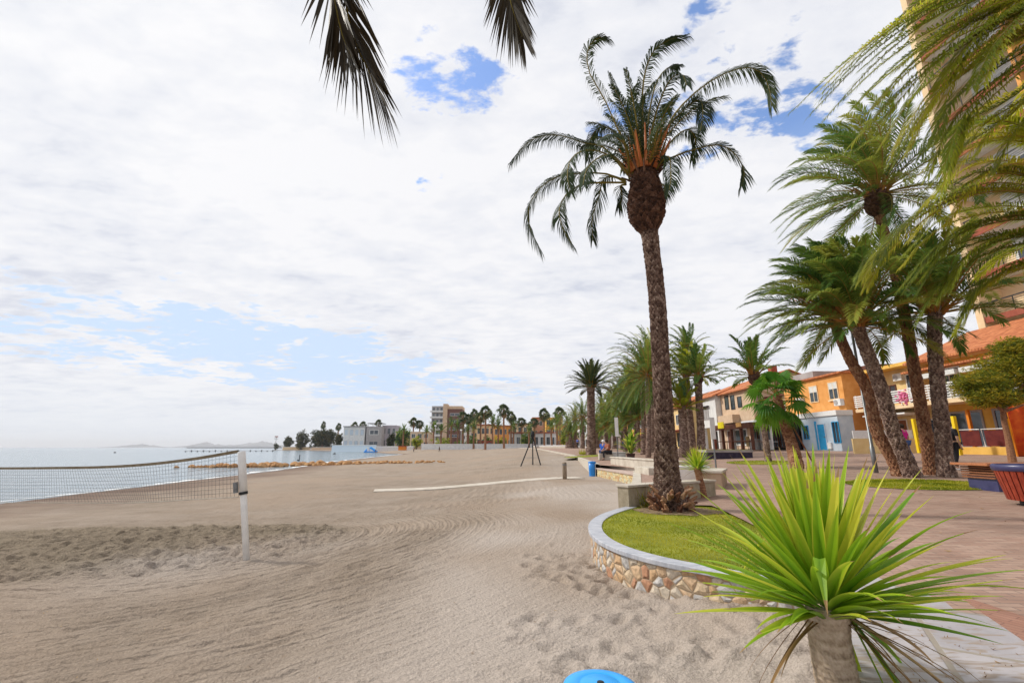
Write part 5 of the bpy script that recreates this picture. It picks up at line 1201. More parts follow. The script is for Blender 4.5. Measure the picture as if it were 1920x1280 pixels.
#@@MIDGROUND
# ------------------------------------------------------------------ things on the promenade
# street lamp behind the four palms
b_ = gp(1643, 886); hd = atY(1608, 606, b_.y)
w = empty('street_lamp', b_, label='tall grey street lamp with a flat curved head behind the leaning palms', cat='street lamp')
H_ = hd.z-b_.z; s = MB(); s.lathe([(.075, -.1), (.075, .9), (.055, .92), (.042, H_-.1), (.025, H_)], 14); s.build('pole', M_metal, w, smooth=True)
ex = atY(1658, 610, b_.y)-b_
s = MB(); s.tube([(0, 0, H_-.35), (.25, 0, H_-.12), (ex.x*.55, 0, H_-.02)], .03, 8); s.build('arm', M_metal, w)
s = MB(); cx_ = ex.x*.75; s.lathe([(0, .09), (.16, .07), (.30, .02), (.32, -.02), (0, -.05)], 20, M=Matrix.Translation((cx_, 0, H_-.02)) @ Matrix.Rotation(R(-10), 4, 'Y') @ Matrix.Scale(1.5, 4, (1, 0, 0)) @ Matrix.Scale(.6, 4, (0, 1, 0))); s.build('lamp_head', M_dark, w, smooth=True)
# thin sign poles with white upper panels
def sign_pole(pxb, pyb, pyt, wd, label, pz=.42):
    b_ = gp(pxb, pyb); t_ = atY(pxb, pyt, b_.y); h = t_.z-b_.z; w = empty('sign_pole', b_, label=label, cat='sign'); s = MB(); s.lathe([(.035, -.1), (.035, h)], 10); s.build('pole', M_metal, w)
    pbox('panel', w, M_white, -wd/2, wd/2, -.055, -.036, h*(1-pz), h+.02, .01)
sign_pole(1343, 880, 783, .22, 'thin pole with a tall narrow white panel rising from the long block bench')
sign_pole(1159, 862, 783, .24, 'white upright banner pole left of the potted banana plant', .45)
# long dark planter box with grey top
a, b = gp(1326, 861), gp(1412, 858); d = b-a; w = empty('planter', a, math.atan2(d.y, d.x), label='long low dark planter box with grey rim in front of the pergola', cat='planter'); l_ = d.length
pbox('body', w, material('dark_slate', (.03, .025, .05), (.06, .05, .085)), 0, l_, 0, 1.2, -.1, .42, .01); pbox('rim', w, M_grey, -.04, l_+.04, -.04, 1.24, .42, .56, .015)
pbox('soil', w, M_lawn, .1, l_-.1, .1, 1.1, .55, .59)
# potted plants
M_pot = material('dark_terracotta', (.05, .03, .025), (.09, .05, .04))
b_ = gp(1183, 861); w = empty('banana_plant', b_, label='leafy banana-like plant with yellow tips in a dark pot', cat='potted plant'); s = MB(); s.lathe([(.22, 0), (.30, .38), (.32, .40), (.28, .40), (.26, .3)], 20); s.build('pot', M_pot, w)
rnd = random.Random(77); s = MB(); M_ban = leaf_material('banana_leaf', [(.02, .09, .01), (.07, .20, .02), (.22, .36, .03), (.55, .55, .10)], trans=.4)
for i in range(64):
    a = rnd.uniform(0, 6.28); el = R(rnd.uniform(35, 88)); blade(s, Vector((.12*math.cos(a), .12*math.sin(a), .35+rnd.uniform(0, 1.0))), Vector((math.cos(a)*math.cos(el), math.sin(a)*math.cos(el), math.sin(el))), rnd.uniform(.6, 1.15), .17, 1.1, rnd, rnd.uniform(.1, .9), 7, m=0)
s.build('foliage', [M_ban, M_ban], w)
# wooden slatted round bin, right edge
b_ = gp(1958, 948); w = empty('litter_bin', b_, label='large round red-brown slatted bin with a dark blue rim at the right edge', cat='litter bin')
M_redw = material('red_stained_wood', (.20, .025, .012), (.34, .055, .025), scale=5, rough=.5, stretch=(6, 6, 1)); M_navyp = material('navy_paint', (.03, .03, .10), (.05, .05, .14), rough=.35, spec=.6)
s = MB(); s.lathe([(.30, -.05), (.30, .10)], 24); s.build('foot', M_dark, w)
s = MB(); s.lathe([(.40, .09), (.50, .66), (.42, .66), (.35, .2)], 32); s.build('liner', M_dark, w)
s = MB()
for k in range(34):
    a = 2*math.pi*k/34; M_ = Matrix.Rotation(a, 4, 'Z'); q = [(.43, -.034, .09), (.43, .034, .09), (.455, .034, .09), (.455, -.034, .09), (.53, -.042, .62), (.53, .042, .62), (.555, .042, .62), (.555, -.042, .62)]
    i = [s.vert(M_ @ Vector(p), random.random()) for p in q]
    for f in ((3, 2, 1, 0), (4, 5, 6, 7), (0, 1, 5, 4), (1, 2, 6, 5), (2, 3, 7, 6), (3, 0, 4, 7)): s.face([i[j] for j in f])
s.build('slats', M_redw, w)
s = MB(); s.lathe([(.53, .60), (.575, .62), (.585, .70), (.56, .735), (.50, .735), (.49, .66), (.53, .60)], 40); s.build('rim', M_navyp, w, smooth=True)
# wooden counter bench with slatted end
b_ = gp(1850, 921); w = empty('picnic_table', (b_.x, b_.y, b_.z), R(-4), label='wooden counter table with slatted end and navy base behind the round bin', cat='table')
T_ = lambda px, py: atY(px, py, b_.y)-b_
tl_ = T_(1832, 868); pbox('table_top', w, material('orange_wood', (.34, .12, .05), (.48, .20, .09), scale=3, stretch=(1, 10, 10), rough=.5), tl_.x, tl_.x+2.6, -.25, .75, tl_.z-.06, tl_.z, .01)
for k in range(5): pbox('slat', w, M_wood, tl_.x+.17, tl_.x+.36, -.18, .68, tl_.z-.12-.058*k, tl_.z-.085-.058*k)
pbox('end_panel', w, M_dark, tl_.x+.36, tl_.x+.40, -.18, .68, .05, tl_.z-.06); q_ = T_(1862, 921)
pbox('base_panel', w, M_navyp, q_.x, q_.x+.10, -.15, .60, 0, .34); pbox('base_panel', w, M_navyp, tl_.x+2.1, tl_.x+2.2, -.15, .6, 0, tl_.z-.06)
# tamarisk tree right
def leafy_tree(base, trunk_pts, tr, lobes, n, leaf, mat, label, seed, name='tree', bark=None, flat=.55, limbs=True, cat='tree', group=None, lw=.35):
    rnd = random.Random(seed); w = empty(name, base, label=label, cat=cat, group=group); s = MB(); line = catmull(rel(trunk_pts, base), 16); s.tube(line, [lerpl(tr, i/15) for i in range(16)], 9, 0, .5)
    if limbs:
        for (c, r_) in lobes: s.tube(catmull([line[-2], line[-1].lerp(c-base, .45)+Vector((0, 0, -.1)), (c-base)+Vector((0, 0, -r_[2]*.2))], 8), [tr[-1]*.75*(1-.8*i/7) for i in range(8)], 6)
    s.build('trunk', bark or M_trunk, w); s = MB()
    for (c, r_) in lobes:
        c = c-base; ncl = max(6, int(n/len(lobes)/22))
        for k in range(ncl):
            a = rnd.uniform(0, 6.28); zz = rnd.uniform(-1, 1); q = math.sqrt(1-zz*zz); rr = rnd.uniform(.45, 1.05)
            cc = c+Vector((r_[0]*q*math.cos(a)*rr, r_[1]*q*math.sin(a)*rr, r_[2]*zz*rr)); ct_ = rnd.uniform(.1, .9)
            for j in range(22):
                p = cc+Vector((rnd.gauss(0, 1)*r_[0]*.16, rnd.gauss(0, 1)*r_[1]*.16, rnd.gauss(0, 1)*r_[2]*.14)); d = Vector((rnd.gauss(0, 1), rnd.gauss(0, 1), rnd.gauss(0, flat))).normalized(); S = d.cross(Vector((rnd.gauss(0, 1), rnd.gauss(0, 1), rnd.gauss(0, 1)))).normalized(); l = leaf*rnd.uniform(.5, 1.3); t = min(1, max(0, ct_+rnd.uniform(-.2, .2)))
                i0, i1, i2, i3 = s.vert(p, t), s.vert(p+d*l*.5+S*l*lw*.5, t), s.vert(p+d*l, t), s.vert(p+d*l*.5-S*l*lw*.5, t); s.face((i0, i1, i2, i3))
    s.build('crown', mat, w); return w
M_tam = leaf_material('tamarisk_leaf', [(.05, .09, .012), (.14, .17, .015), (.28, .25, .02), (.46, .36, .03)], trans=.4)
b_ = gp(1899, 866); Yt = b_.y; AT = lambda px, py, dy=0: atY(px, py, Yt+dy)
leafy_tree(b_, [b_, AT(1890, 820), AT(1883, 790), AT(1880, 768)], [.15, .11, .10, .09],
    [(AT(1835, 722), Vector((.95, .9, .55))), (AT(1880, 700, .4), Vector((1.0, 1.0, .8))), (AT(1935, 690), Vector((1.1, 1.1, .9))), (AT(1862, 745, -.4), Vector((.9, .8, .35))), (AT(1905, 655, .3), Vector((.8, .8, .5))), (AT(1960, 740), Vector((.9, .9, .5)))],
    34000, .19, M_tam, 'small bushy tree with orange-green feathery crown on a slim leaning trunk', 88, bark=M_trunk2, lw=.22)
# colourful terrace of the café
def post_at(px0, pyb, px1, pyt, r_, mat, label, name='post'):
    b_ = gp(px0, pyb); t_ = atY(px1, pyt, b_.y)-b_; s = MB(); M_ = t_.normalized().to_track_quat('Z', 'Y').to_matrix().to_4x4(); s.box(-r_, r_, -r_, r_, -.1, t_.length, M=M_); o = s.build(name, mat, loc=b_); bevel(o, .01); return tag(o, label, 'post')
C_yel = material('traffic_yellow_paint', (.78, .55, .01), (.86, .64, .02), rough=.5); C_or = material('orange_paint', (.70, .20, .01), (.80, .27, .02), rough=.5)
post_at(1724, 846, 1712, 785, .09, C_yel, 'yellow square post seen between the second and third palm trunks')
post_at(1801, 853, 1787, 780, .09, C_yel, 'yellow square post just right of the rightmost palm trunk')
post_at(1903, 853, 1887, 785, .09, C_yel, 'yellow square post to the right of the small bushy tree trunk')
post_at(1831, 850, 1813, 768, .08, C_or, 'slanting orange post in the middle of the terrace railing')
a, b = gp(1798, 851), gp(1892, 853); d = b-a; w = empty('terrace_wall', a, math.atan2(d.y, d.x), label='low yellow terrace wall with dark red panels and white rails', cat='wall'); l_ = d.length
pbox('kerb_wall', w, M_yel, 0, l_, 0, .25, -.2, .42); 
for k in range(2):
    pbox('panel', w, material('maroon_panel', (.10, .012, .012), (.15, .025, .02)), .1+k*l_*.5, l_*.5*(k+1)-.15, .3, .34, .45, 1.35); s = MB(); s.tube([(.05+k*l_*.5, .27, .42), (.0+k*l_*.5, .27, 1.42), (l_*.5*(k+1)-.1, .27, 1.42)], .03, 6); s.build('rail', M_white, w)
a = gp(1898, 856); w = empty('awning_screen', a, R(-8), label='bright orange-red fabric screen at the right edge beside the yellow post', cat='screen'); s = MB(); n_ = 24
M_scr = material('red_orange_fabric', (.62, .05, .01), (.80, .16, .02), scale=2, rough=.8); vv = [[s.vert((.3+i*.12, .06*math.sin(i*1.1), z)) for z in (0, 1.6, 2.6)] for i in range(n_)]
for i in range(n_-1):
    for k in range(2): s.face((vv[i][k], vv[i+1][k], vv[i+1][k+1], vv[i][k+1]))
o = s.build('fabric', M_scr, w, smooth=True); m_ = o.modifiers.new('solid', 'SOLIDIFY'); m_.thickness = .01
s = MB(); s.tube([(.25, 0, 0), (.25, 0, 2.7), (3.1, 0, 2.7)], .04, 6); s.build('frame', C_or, w)
a, b = gp(1602, 846), gp(1722, 849); d = b-a; w = empty('terrace_wall', a, math.atan2(d.y, d.x), label='low pale yellow wall with white upper panels behind the leaning palms', cat='wall'); l_ = d.length
pbox('kerb_wall', w, M_yel2, 0, l_, 0, .2, -.2, .85)
for k in range(3): pbox('panel', w, M_white, .1+k*l_/3, l_/3*(k+1)-.1, .05, .15, .86, 1.4)

# ------------------------------------------------------------------ palms along the promenade
def mid_palm(px, pyb, pyc, label, tw=None, seed=0, nf=34, Lr=2.6, bulb=None, elr=(-5, 85), Y=None, wind=-.15, lean=0, mats=None, det=.5, pxt=None, tm=None, group=None, tint=(.15, .8), nl=34, grav=.45):
    b_ = gp(px, pyb) if Y is None else Vector((atY(px, 838, Y).x, Y, P(atY(px, 838, Y).x, Y)))
    t_ = atY(pxt or px, pyc, b_.y); path = [b_-Vector((0, 0, .1)), b_.lerp(t_, .33)+Vector((.05, 0, 0)), b_.lerp(t_, .66), t_]
    r_ = (tw or 14)*.5*b_.y/.95/FOC*.8
    return date_palm('palm_tree', path, [r_*1.25, r_, r_*.95, r_*.95], label, length=Lr, rnd=random.Random(seed), wind=Vector((wind, 0, 0)), nf=nf, nl=nl, L0=.42, wd=.058, detail=det, bulb=bulb, mats=mats, tmat=tm or M_trunk, group=group, stalks=14, tint=tint, grav=grav, elr=elr)
GM = [M_lf_grn, M_stalk, M_stalk_or]; DM = [M_lf_dark, M_stalk, M_stalk_or]; YM = [M_lf_yel, M_stalk, M_stalk_or]
mid_palm(1108, 852, 722, 'stout dark-headed palm standing alone left of the promenade palm mass', 17, 101, 62, 2.55, mats=DM, nl=44, grav=.36, wind=0)
mid_palm(1441, 866, 700, 'slender palm with a dark bulb and sparse crown left of the fan palm', 11, 102, 20, 2.1, bulb=(.30, .9), pxt=1413, det=.6, nl=40, wind=-.05)
mid_palm(1313, 842, 706, 'green palm with curved trunk, rightmost of the close pair right of the tall palm', 15, 103, 34, 2.5, mats=GM, pxt=1309, det=.5, bulb=(.33, .7), Y=33)
mid_palm(1297, 841, 700, 'pale-crowned palm, left one of the close pair right of the tall palm', 14, 104, 36, 2.6, mats=YM, pxt=1286, det=.5, Y=36)
mid_palm(1281, 842, 760, 'short palm with upright fronds close behind the tall palm trunk', 17, 105, 24, 1.8, mats=YM, pxt=1279, det=.5, Y=33, grav=.25)
mid_palm(1289, 842, 660, 'high dark palm crown just right of the tall palm trunk', 10, 106, 36, 2.9, mats=GM, pxt=1287, Y=44)
for i, (px, pyc, Y_, lab) in enumerate([(1136, 800, 62, 'short young palm with low fronds beside the seated people'), (1152, 806, 70, 'short young palm left of the white banner pole'), (1172, 790, 52, 'short young palm behind the potted banana plant'), (1196, 782, 48, 'short young palm under the dense promenade crowns'), (1120, 806, 85, 'low palm half hidden by the stout lone palm trunk'), (1070, 812, 100, 'low young palm by the far end of the promenade row')]):
    mid_palm(px, 840, pyc, lab, 9, 160+i, 44, 2.9, mats=GM, Y=Y_, det=.4, nl=26, group='palms of the promenade row', wind=-.1, elr=(-20, 85), tint=(.1, .8))
row = [(1214, 700, 34, 'nearest palm of the dense promenade row, touching the left edge of the tall trunk'), (1205, 706, 40, 'second palm in the dense promenade row left of the tall trunk'), (1222, 680, 46, 'tallest palm in the dense promenade row, peeking out left of the tall trunk'),
       (1192, 735, 50, 'palm in the middle of the dense promenade row with yellow-green fronds'), (1180, 722, 55, 'dark palm in the middle of the dense promenade row'), (1168, 745, 62, 'palm behind the white banner pole in the promenade row'),
       (1155, 755, 70, 'palm between the banner pole and the stout lone palm'), (1142, 768, 80, 'low palm right of the stout lone palm trunk'), (1128, 766, 90, 'small palm whose crown meets the stout lone palm on its right'),
       (1092, 782, 84, 'small green palm just left of the stout lone palm trunk'), (1078, 785, 100, 'small green palm at the left end of the promenade palm row'), (1064, 796, 120, 'tiny far green palm ending the promenade row by the lamp posts')]
for i, (px, pyc, Y_, lab) in enumerate(row):
    mid_palm(px, 840, pyc, lab, 10 if i < 6 else 8, 120+i, 54, 3.9 if i < 7 else 4.1, elr=(-48, 85), tint=(.05, .8), mats=[GM, GM, YM, GM, GM][i % 5], Y=Y_, det=.4, nl=26, group='palms of the promenade row', wind=-.12)
for k, (px, py, lab) in enumerate([(1206, 848, 'grassy tuft at the foot of the promenade palms left of the tall trunk'), (1097, 852, 'low grassy tuft around the foot of the stout lone palm')]):
    rnd = random.Random(200+k); q = gp(px, py); w = empty('shrub', q, label=lab, cat='shrub'); s = MB()
    for i in range(90):
        az = rnd.uniform(0, 6.28); el = R(rnd.uniform(20, 85)); blade(s, Vector((rnd.uniform(-.5, .5), rnd.uniform(-.4, .4), 0)), Vector((math.cos(az)*math.cos(el), math.sin(az)*math.cos(el), math.sin(el))), rnd.uniform(.3, .7), .05, 1.4, rnd, rnd.uniform(.3, .9), 4)
    s.build('foliage', [M_lf_yel, M_lf_yel], w)

#@@FAR
# ------------------------------------------------------------------ far town round the bay
def town(name, px0, px1, ytop, Y, mat, label, floors=2, cols=4, roof=None, depth=10, zb=1.0, gm=None, wh=.5, cat='building'):
    a, b = atY(px0, 838, Y), atY(px1, 838, Y); t_ = atY((px0+px1)/2, ytop, Y); W_ = b.x-a.x; H_ = t_.z-zb
    w = empty(name, (a.x, Y, zb), label=label, cat=cat); pbox('wall', w, mat, 0, W_, 0, depth, -1.5, H_)
    if roof is not None: pbox('roof', w, roof, -.4, W_+.4, -.6, depth+.3, H_, H_+.5)
    fh = H_/floors; cw = W_/cols
    for f in range(floors):
        for c in range(cols):
            window(w, cw*(c+.2), fh*(f+.25), cw*.6, fh*wh, 0, fm=M_shut if (c+f) % 2 else M_grey, gm=gm)
    return w, W_, H_
# tower block
w, W_, H_ = town('tower_block', 807, 829, 761, 235, M_grey, 'brown and grey seven-storey block, tallest building across the beach', 7, 3, depth=14, zb=1.2)
for k in range(7): pbox('balcony_slab', w, M_wht, -.6, W_, -1.2, 0, k*H_/7-.2, k*H_/7+.7)
a = atY(829, 838, 235).x-w.location.x; b = atY(837, 838, 235).x-w.location.x; c2 = atY(865, 838, 235).x-w.location.x
pbox('stair_shaft', w, M_beige, a, b, -.8, 6, -1, atY(830, 757, 235).z-1.2); pbox('right_wing', w, material('maroon_render', (.14, .07, .06), (.20, .10, .08)), b, c2, 0, 12, -1, H_*.93)
for f in range(4): window(w, b+1.2, H_*(.25+.17*f), 5.0, 1.5, 0, fm=M_grey)
pbox('parapet', w, M_beige, b, c2, -.2, 12, H_*.93, H_*1.0)
town('villa', 642, 682, 800, 262, M_wht, 'white modern villa with glass balconies on the bay shore', 2, 4, roof=M_grey, zb=.6, gm=M_lblue)
w, W_, H_ = town('villa', 685, 714, 799, 262, M_grey, 'grey modern villa with dark strip windows right of the white one', 2, 1, roof=None, zb=.6, wh=.45); pbox('roof_pergola', w, M_blk, 0, W_, 1, 8, H_+1.6, H_+1.9); 
for k in range(4): pbox('roof_post', w, M_wht, .2+k*(W_-.5)/3, .5+k*(W_-.5)/3, 1, 1.3, H_, H_+1.6)
town('villa', 714, 741, 797, 268, material('lilac_render', (.36, .33, .38), (.44, .41, .46)), 'lilac-grey modern villa wing beside the grey one', 2, 3, zb=.6)
town('house', 768, 804, 809, 215, M_beige, 'low tan house left of the tower block', 2, 3, zb=1)
town('house', 741, 772, 812, 240, M_yel2, 'low cream house right of the villas', 2, 3, zb=.8)
town('house', 866, 880, 800, 225, M_wht, 'white narrow house right of the tower block', 3, 2, zb=1.2)
town('house', 880, 897, 776, 245, M_yel2, 'yellow-topped block behind the far palms', 4, 2, zb=1.2)
town('house', 893, 926, 797, 222, M_cream, 'cream house with a dark red roof behind the far palms', 2, 4, roof=M_redslab, zb=1.2)
town('house', 926, 960, 799, 210, M_org2, 'orange house behind the pair of tall far palms', 2, 4, roof=M_tile, zb=1.2)
town('house', 960, 1000, 795, 205, M_cream, 'pale peach house with flat roof behind the beach tripod', 2, 4, roof=M_brownw, zb=1.2)
town('house', 1000, 1030, 784, 215, material('salmon_render', (.50, .27, .20), (.60, .36, .27)), 'salmon house right of the beach tripod', 3, 3, roof=M_tile, zb=1.2)
town('house', 1024, 1056, 782, 200, M_yel, 'ochre house with dark awnings right of the salmon one', 3, 3, zb=1.2)
town('house', 1060, 1110, 800, 210, M_beige, 'beige house behind the left end of the promenade palms', 2, 5, roof=M_tile, zb=1.2)
town('restaurant', 955, 1045, 812, 190, M_wht, 'long white restaurant with dark awning behind the tripod', 1, 8, roof=M_redslab, zb=1.2, cat='building')
town('kiosk', 896, 922, 826, 182, M_redslab, 'dark red beach kiosk by the white sea wall', 1, 3, zb=1.0, depth=3, cat='kiosk')
# white low walls at the head of the beach
def far_wall(px0, px1, yt, Y, mat, label, zb=.2, th=.5, Y2=None):
    a, b = atY(px0, 838, Y), atY(px1, 838, Y2 or Y); zt = atY((px0+px1)/2, yt, Y).z; d = b-a; w = empty('sea_wall', (a.x, a.y, 0), math.atan2(d.y, d.x), label=label, cat='wall'); L_ = math.hypot(d.x, d.y)
    pbox('wall_body', w, mat, 0, L_, 0, th, -1.2, zt-.25); pbox('coping', w, M_white, -.1, L_+.1, -.1, th+.1, zt-.25, zt)
far_wall(790, 1000, 831.8, 178, M_wht, 'long white sea wall at the far end of the beach')
far_wall(1000, 1075, 835, 160, M_conc, 'pale low wall right of the beach tripod', Y2=120)
far_wall(530, 582, 837.3, 405, M_cream, 'pinkish balustrade wall below the headland trees', zb=0); far_wall(584, 625, 838, 370, M_beige, 'low beige quay wall between the headland trees and villas'); far_wall(622, 705, 834, 262, M_lblue, 'pale blue quay fence in front of the villas', Y2=240); far_wall(705, 775, 836.5, 235, M_grey, 'grey low quay wall right of the blue fence', Y2=195)
# blue play float
q = atY(682, 843, 225); w = empty('beach_slide', (q.x, q.y, Sz(q.x, q.y)), label='blue inflatable slide on the far beach in front of the villas', cat='inflatable'); pbox('base', w, M_blue, 0, 6, 0, 3, 0, .9, .1); s = MB(); s.tube([(0, 1.5, .5), (1.5, 1.5, 2.2), (3, 1.5, 2.6), (6, 1.5, .6)], .5, 8); s.build('slide', M_blue2, w); pbox('tower', w, M_white, 1.2, 2.4, 1, 2, .9, 3)
q = atY(765, 843, 190); w = empty('beach_hut', (q.x, q.y, Sz(q.x, q.y)), label='small orange beach hut near the far end of the sand', cat='hut'); pbox('wall', w, C_or, -4, -1, 0, 2, 0, 1.5); pbox('roof', w, M_redslab, -4.4, -.6, -.4, 2.4, 1.5, 1.75)
# pier
a, b = atY(348, 838, 250), atY(512, 838, 262); w = empty('pier', (a.x, a.y, SEA), math.atan2(b.y-a.y, b.x-a.x), label='long thin dark pier on posts in the calm water', cat='pier'); L_ = (b-a).length
pbox('deck', w, M_grey, 0, L_, 0, 1.2, .42, .60)
for k in range(16): pbox('pile', w, M_dark, k*L_/15-.2, k*L_/15+.2, .2, .8, -.5, .9 if k % 2 else .42)
s = MB(); q = atY(350, 838, 1200); q2 = atY(518, 838, 1200); s.box(q.x, q2.x, 1200, 1230, SEA-1, 1.8); tag(s.build('breakwater', M_grey), 'long low dark breakwater on the horizon', 'breakwater')
w = empty('beacon', atY(516, 838.5, 430), label='thin red and white harbour beacon at the tip of the headland', cat='beacon'); s = MB(); s.tube([(0, 0, -2), (0, 0, 10)], .35, 8); s.build('mast', M_wht, w); pbox('lantern', w, M_wht, -1.3, 1.3, -1, 1, 7.5, 8.3); pbox('lantern_band', w, M_redslab, -1.1, 1.1, -1, 1, 9.3, 10.2)
q = g(561, 863.5, SEA); w = empty('wader_post', (q.x, q.y, SEA), label='dark thin post standing in for a person waist-deep in the shallow water', cat='post'); s = MB(); s.tube([(0, 0, -.5), (0, 0, 1.05)], .07, 7); s.build('post', M_dark, w); s = MB(); s.lathe([(0, -.1), (.18, 0), (.16, .18), (0, .22)], 10, (-.25, 0, 0)); s.build('float', M_dark, w)  # post and float stand in for a wading person
for px, py, lab in ((215, 848.5, 'small dark buoy floating far out left of the net post'), (627, 851, 'small grey buoy in the sheltered bay')):
    q = g(px, py, SEA); o = MB(); o.lathe([(0, -.2), (.45, -.05), (.5, .15), (.2, .4), (0, .45)], 12); tag(o.build('buoy', M_dark, loc=q, smooth=True), lab, 'buoy')
# headland trees
M_far = leaf_material('far_dark_leaf', [(.012, .025, .008), (.03, .045, .014), (.07, .075, .025), (.11, .09, .03)], trans=.15)
def far_tree(px0, px1, ytop, Y, label, seed, mat=M_far, n=2600, yb=838):
    a, b = atY(px0, yb, Y), atY(px1, yb, Y); c = (a+b)/2; zt = atY((px0+px1)/2, ytop, Y).z; gz = max(Sz(c.x, Y), SEA+.2); base = Vector((c.x, Y, gz)); H_ = zt-gz; R_ = (b.x-a.x)/2; rnd = random.Random(seed)
    lobes = [(base+Vector((rnd.uniform(-.5, .5)*R_, rnd.uniform(-.3, .3)*R_, H_*rnd.uniform(.22, .75))), Vector((R_*.6, R_*.5, H_*.28))) for _ in range(9)]
    leafy_tree(base, [base, base+Vector((.1, 0, H_*.2)), base+Vector((0, 0, H_*.4))], [R_*.1+.1, R_*.07+.08, R_*.05+.05], lobes, n, H_*.085, mat, label, seed, lw=.6)
far_tree(528, 550, 817, 410, 'low dark tree at the left tip of the headland', 301); far_tree(551, 577, 807, 405, 'dark rounded tree, second from the tip of the headland', 302); far_tree(580, 628, 797, 395, 'largest dark brown-green tree mass on the headland', 303, n=5200); far_tree(512, 524, 828, 430, 'tiny dark bush beside the harbour beacon', 304, n=700)
far_tree(738, 768, 800, 235, 'green tree between the villas and the cream house', 305, mat=M_lf_grn); far_tree(724, 740, 812, 240, 'small dark green tree in front of the lilac villa', 306); far_tree(628, 642, 812, 330, 'small green tree left of the white villa', 307)
for i, (p0, p1, yt, Y_, lab) in enumerate([(806, 850, 818, 200, 'broad green hedge tree below the tower block'), (866, 896, 816, 195, 'green leafy tree below the white narrow house'), (928, 950, 817, 190, 'leafy tree left of the restaurant'), (975, 1000, 806, 185, 'green tree right behind the beach tripod'), (1052, 1080, 800, 150, 'yellow-green tree at the left end of the promenade row'), (850, 866, 820, 200, 'small round green tree beside the hedge tree'), (770, 792, 815, 205, 'green bush tree in front of the tan house'), (905, 925, 815, 200, 'pale leafy tree above the red beach kiosk')]):
    far_tree(p0, p1, yt, Y_, lab, 320+i, mat=M_lf_grn if i % 2 else M_lf_yel, n=1600)
# far palms: one low-detail prototype of each kind, then scaled copies
fp0 = fan_palm('palm_tree', [Vector((0, 0, 0)), Vector((.1, 0, 3)), Vector((.05, 0, 6)), Vector((.1, 0, 9))], [.32, .24, .22], 'x', 22, .9, 1.2, 401, seg=7, detail=.2, mats=[M_lf_dark, M_stalk], skirt=8)
dp0 = date_palm('palm_tree', [Vector((0, 0, 0)), Vector((.1, 0, 2)), Vector((.0, 0, 4)), Vector((.1, 0, 6))], [.35, .28, .26, .26], 'x', length=3.0, rnd=random.Random(402), nf=26, nl=16, L0=.55, wd=.10, detail=.25, stalks=6, wind=Vector((-.1, 0, 0)), mats=GM, tint=(.1, .7))
fars = [('f', 910, 771, 843, 158, 'tall fan palm with brown skirt, left one of the pair standing out on the sand'), ('f', 945, 768, 842, 160, 'tallest far fan palm, right one of the pair standing out on the sand'), ('f', 958, 780, 836, 185, 'fan palm close right of the tallest far palm'), ('f', 901, 781, 837, 180, 'fan palm close left of the brown-skirted far palm'),
        ('f', 868, 780, 836, 185, 'fan palm at the right edge of the tower block'), ('f', 878, 784, 836, 190, 'fan palm second right of the tower block'), ('f', 979, 790, 836, 190, 'fan palm above the restaurant roof, left of the tripod'), ('f', 1003, 791, 836, 185, 'fan palm above the restaurant roof, right of the tripod'), ('f', 1021, 775, 836, 175, 'tall fan palm in front of the salmon house'), ('f', 1051, 773, 836, 165, 'tall fan palm at the right edge of the ochre house'),
        ('f', 773, 790, 836, 225, 'thin tall fan palm, left of the two by the tan house'), ('f', 786, 794, 836, 225, 'thin tall fan palm, right of the two by the tan house'), ('f', 632, 799, 838, 340, 'small far fan palm left of the white villa roof'), ('f', 662, 797, 838, 300, 'small far fan palm over the white villa'), ('f', 677, 796, 838, 300, 'far fan palm between the white and grey villa roofs'), ('f', 603, 796, 838, 400, 'palm crown rising from the largest headland tree'), ('f', 706, 793, 838, 300, 'palm crown above the grey villa roof pergola'), ('f', 888, 776, 836, 215, 'far fan palm in front of the yellow-topped block'),
        ('d', 812, 802, 837, 182, 'bushy feather palm, leftmost under the tower block'), ('d', 826, 806, 837, 182, 'bushy feather palm under the stair shaft of the tower block'), ('d', 845, 796, 837, 182, 'bushy feather palm in the middle under the tower block'), ('d', 858, 800, 837, 184, 'bushy feather palm under the right wing of the tower block'), ('d', 888, 800, 838, 178, 'green feather palm with thick grey trunk on the sea wall'), ('d', 923, 793, 837, 180, 'feather palm left of the tallest far fan palm'), ('d', 934, 795, 837, 182, 'feather palm just left of the tallest far fan palm'), ('d', 963, 802, 837, 182, 'feather palm left of the tripod'),
        ('d', 992, 806, 837, 172, 'feather palm whose crown meets the tripod top'), ('d', 1034, 800, 838, 150, 'feather palm before the ochre house'), ('d', 1045, 792, 838, 140, 'feather palm with thick trunk beside the white lamp ball'), ('d', 755, 806, 838, 220, 'feather palm in front of the cream house'), ('d', 798, 808, 837, 195, 'small feather palm left of the tower block'), ('d', 876, 806, 837, 180, 'small feather palm between the white narrow house and sea wall')]
used = {'f': False, 'd': False}
for kd, px, yc, yb, Y_, lab in fars:
    src = fp0 if kd == 'f' else dp0
    o = src if not used[kd] else copy_tree(src); used[kd] = True
    b_ = atY(px, 838, Y_); gz = max(min(Sz(b_.x, Y_), 1.2), .3) if Y_ < 178 else 1.0; zc_ = atY(px, yc, Y_).z; h0 = 9 if kd == 'f' else 6.4; k = (zc_-gz)/h0
    o.location = (b_.x, Y_, gz); kx = min(k, 1.25 if kd == 'f' else 1.05)*1.08; o.scale = (kx, kx, k); o.rotation_euler = (0, 0, px*1.3); o['label'] = lab; o['group'] = 'far fan palms' if kd == 'f' else 'far feather palms'; o['category'] = 'palm'
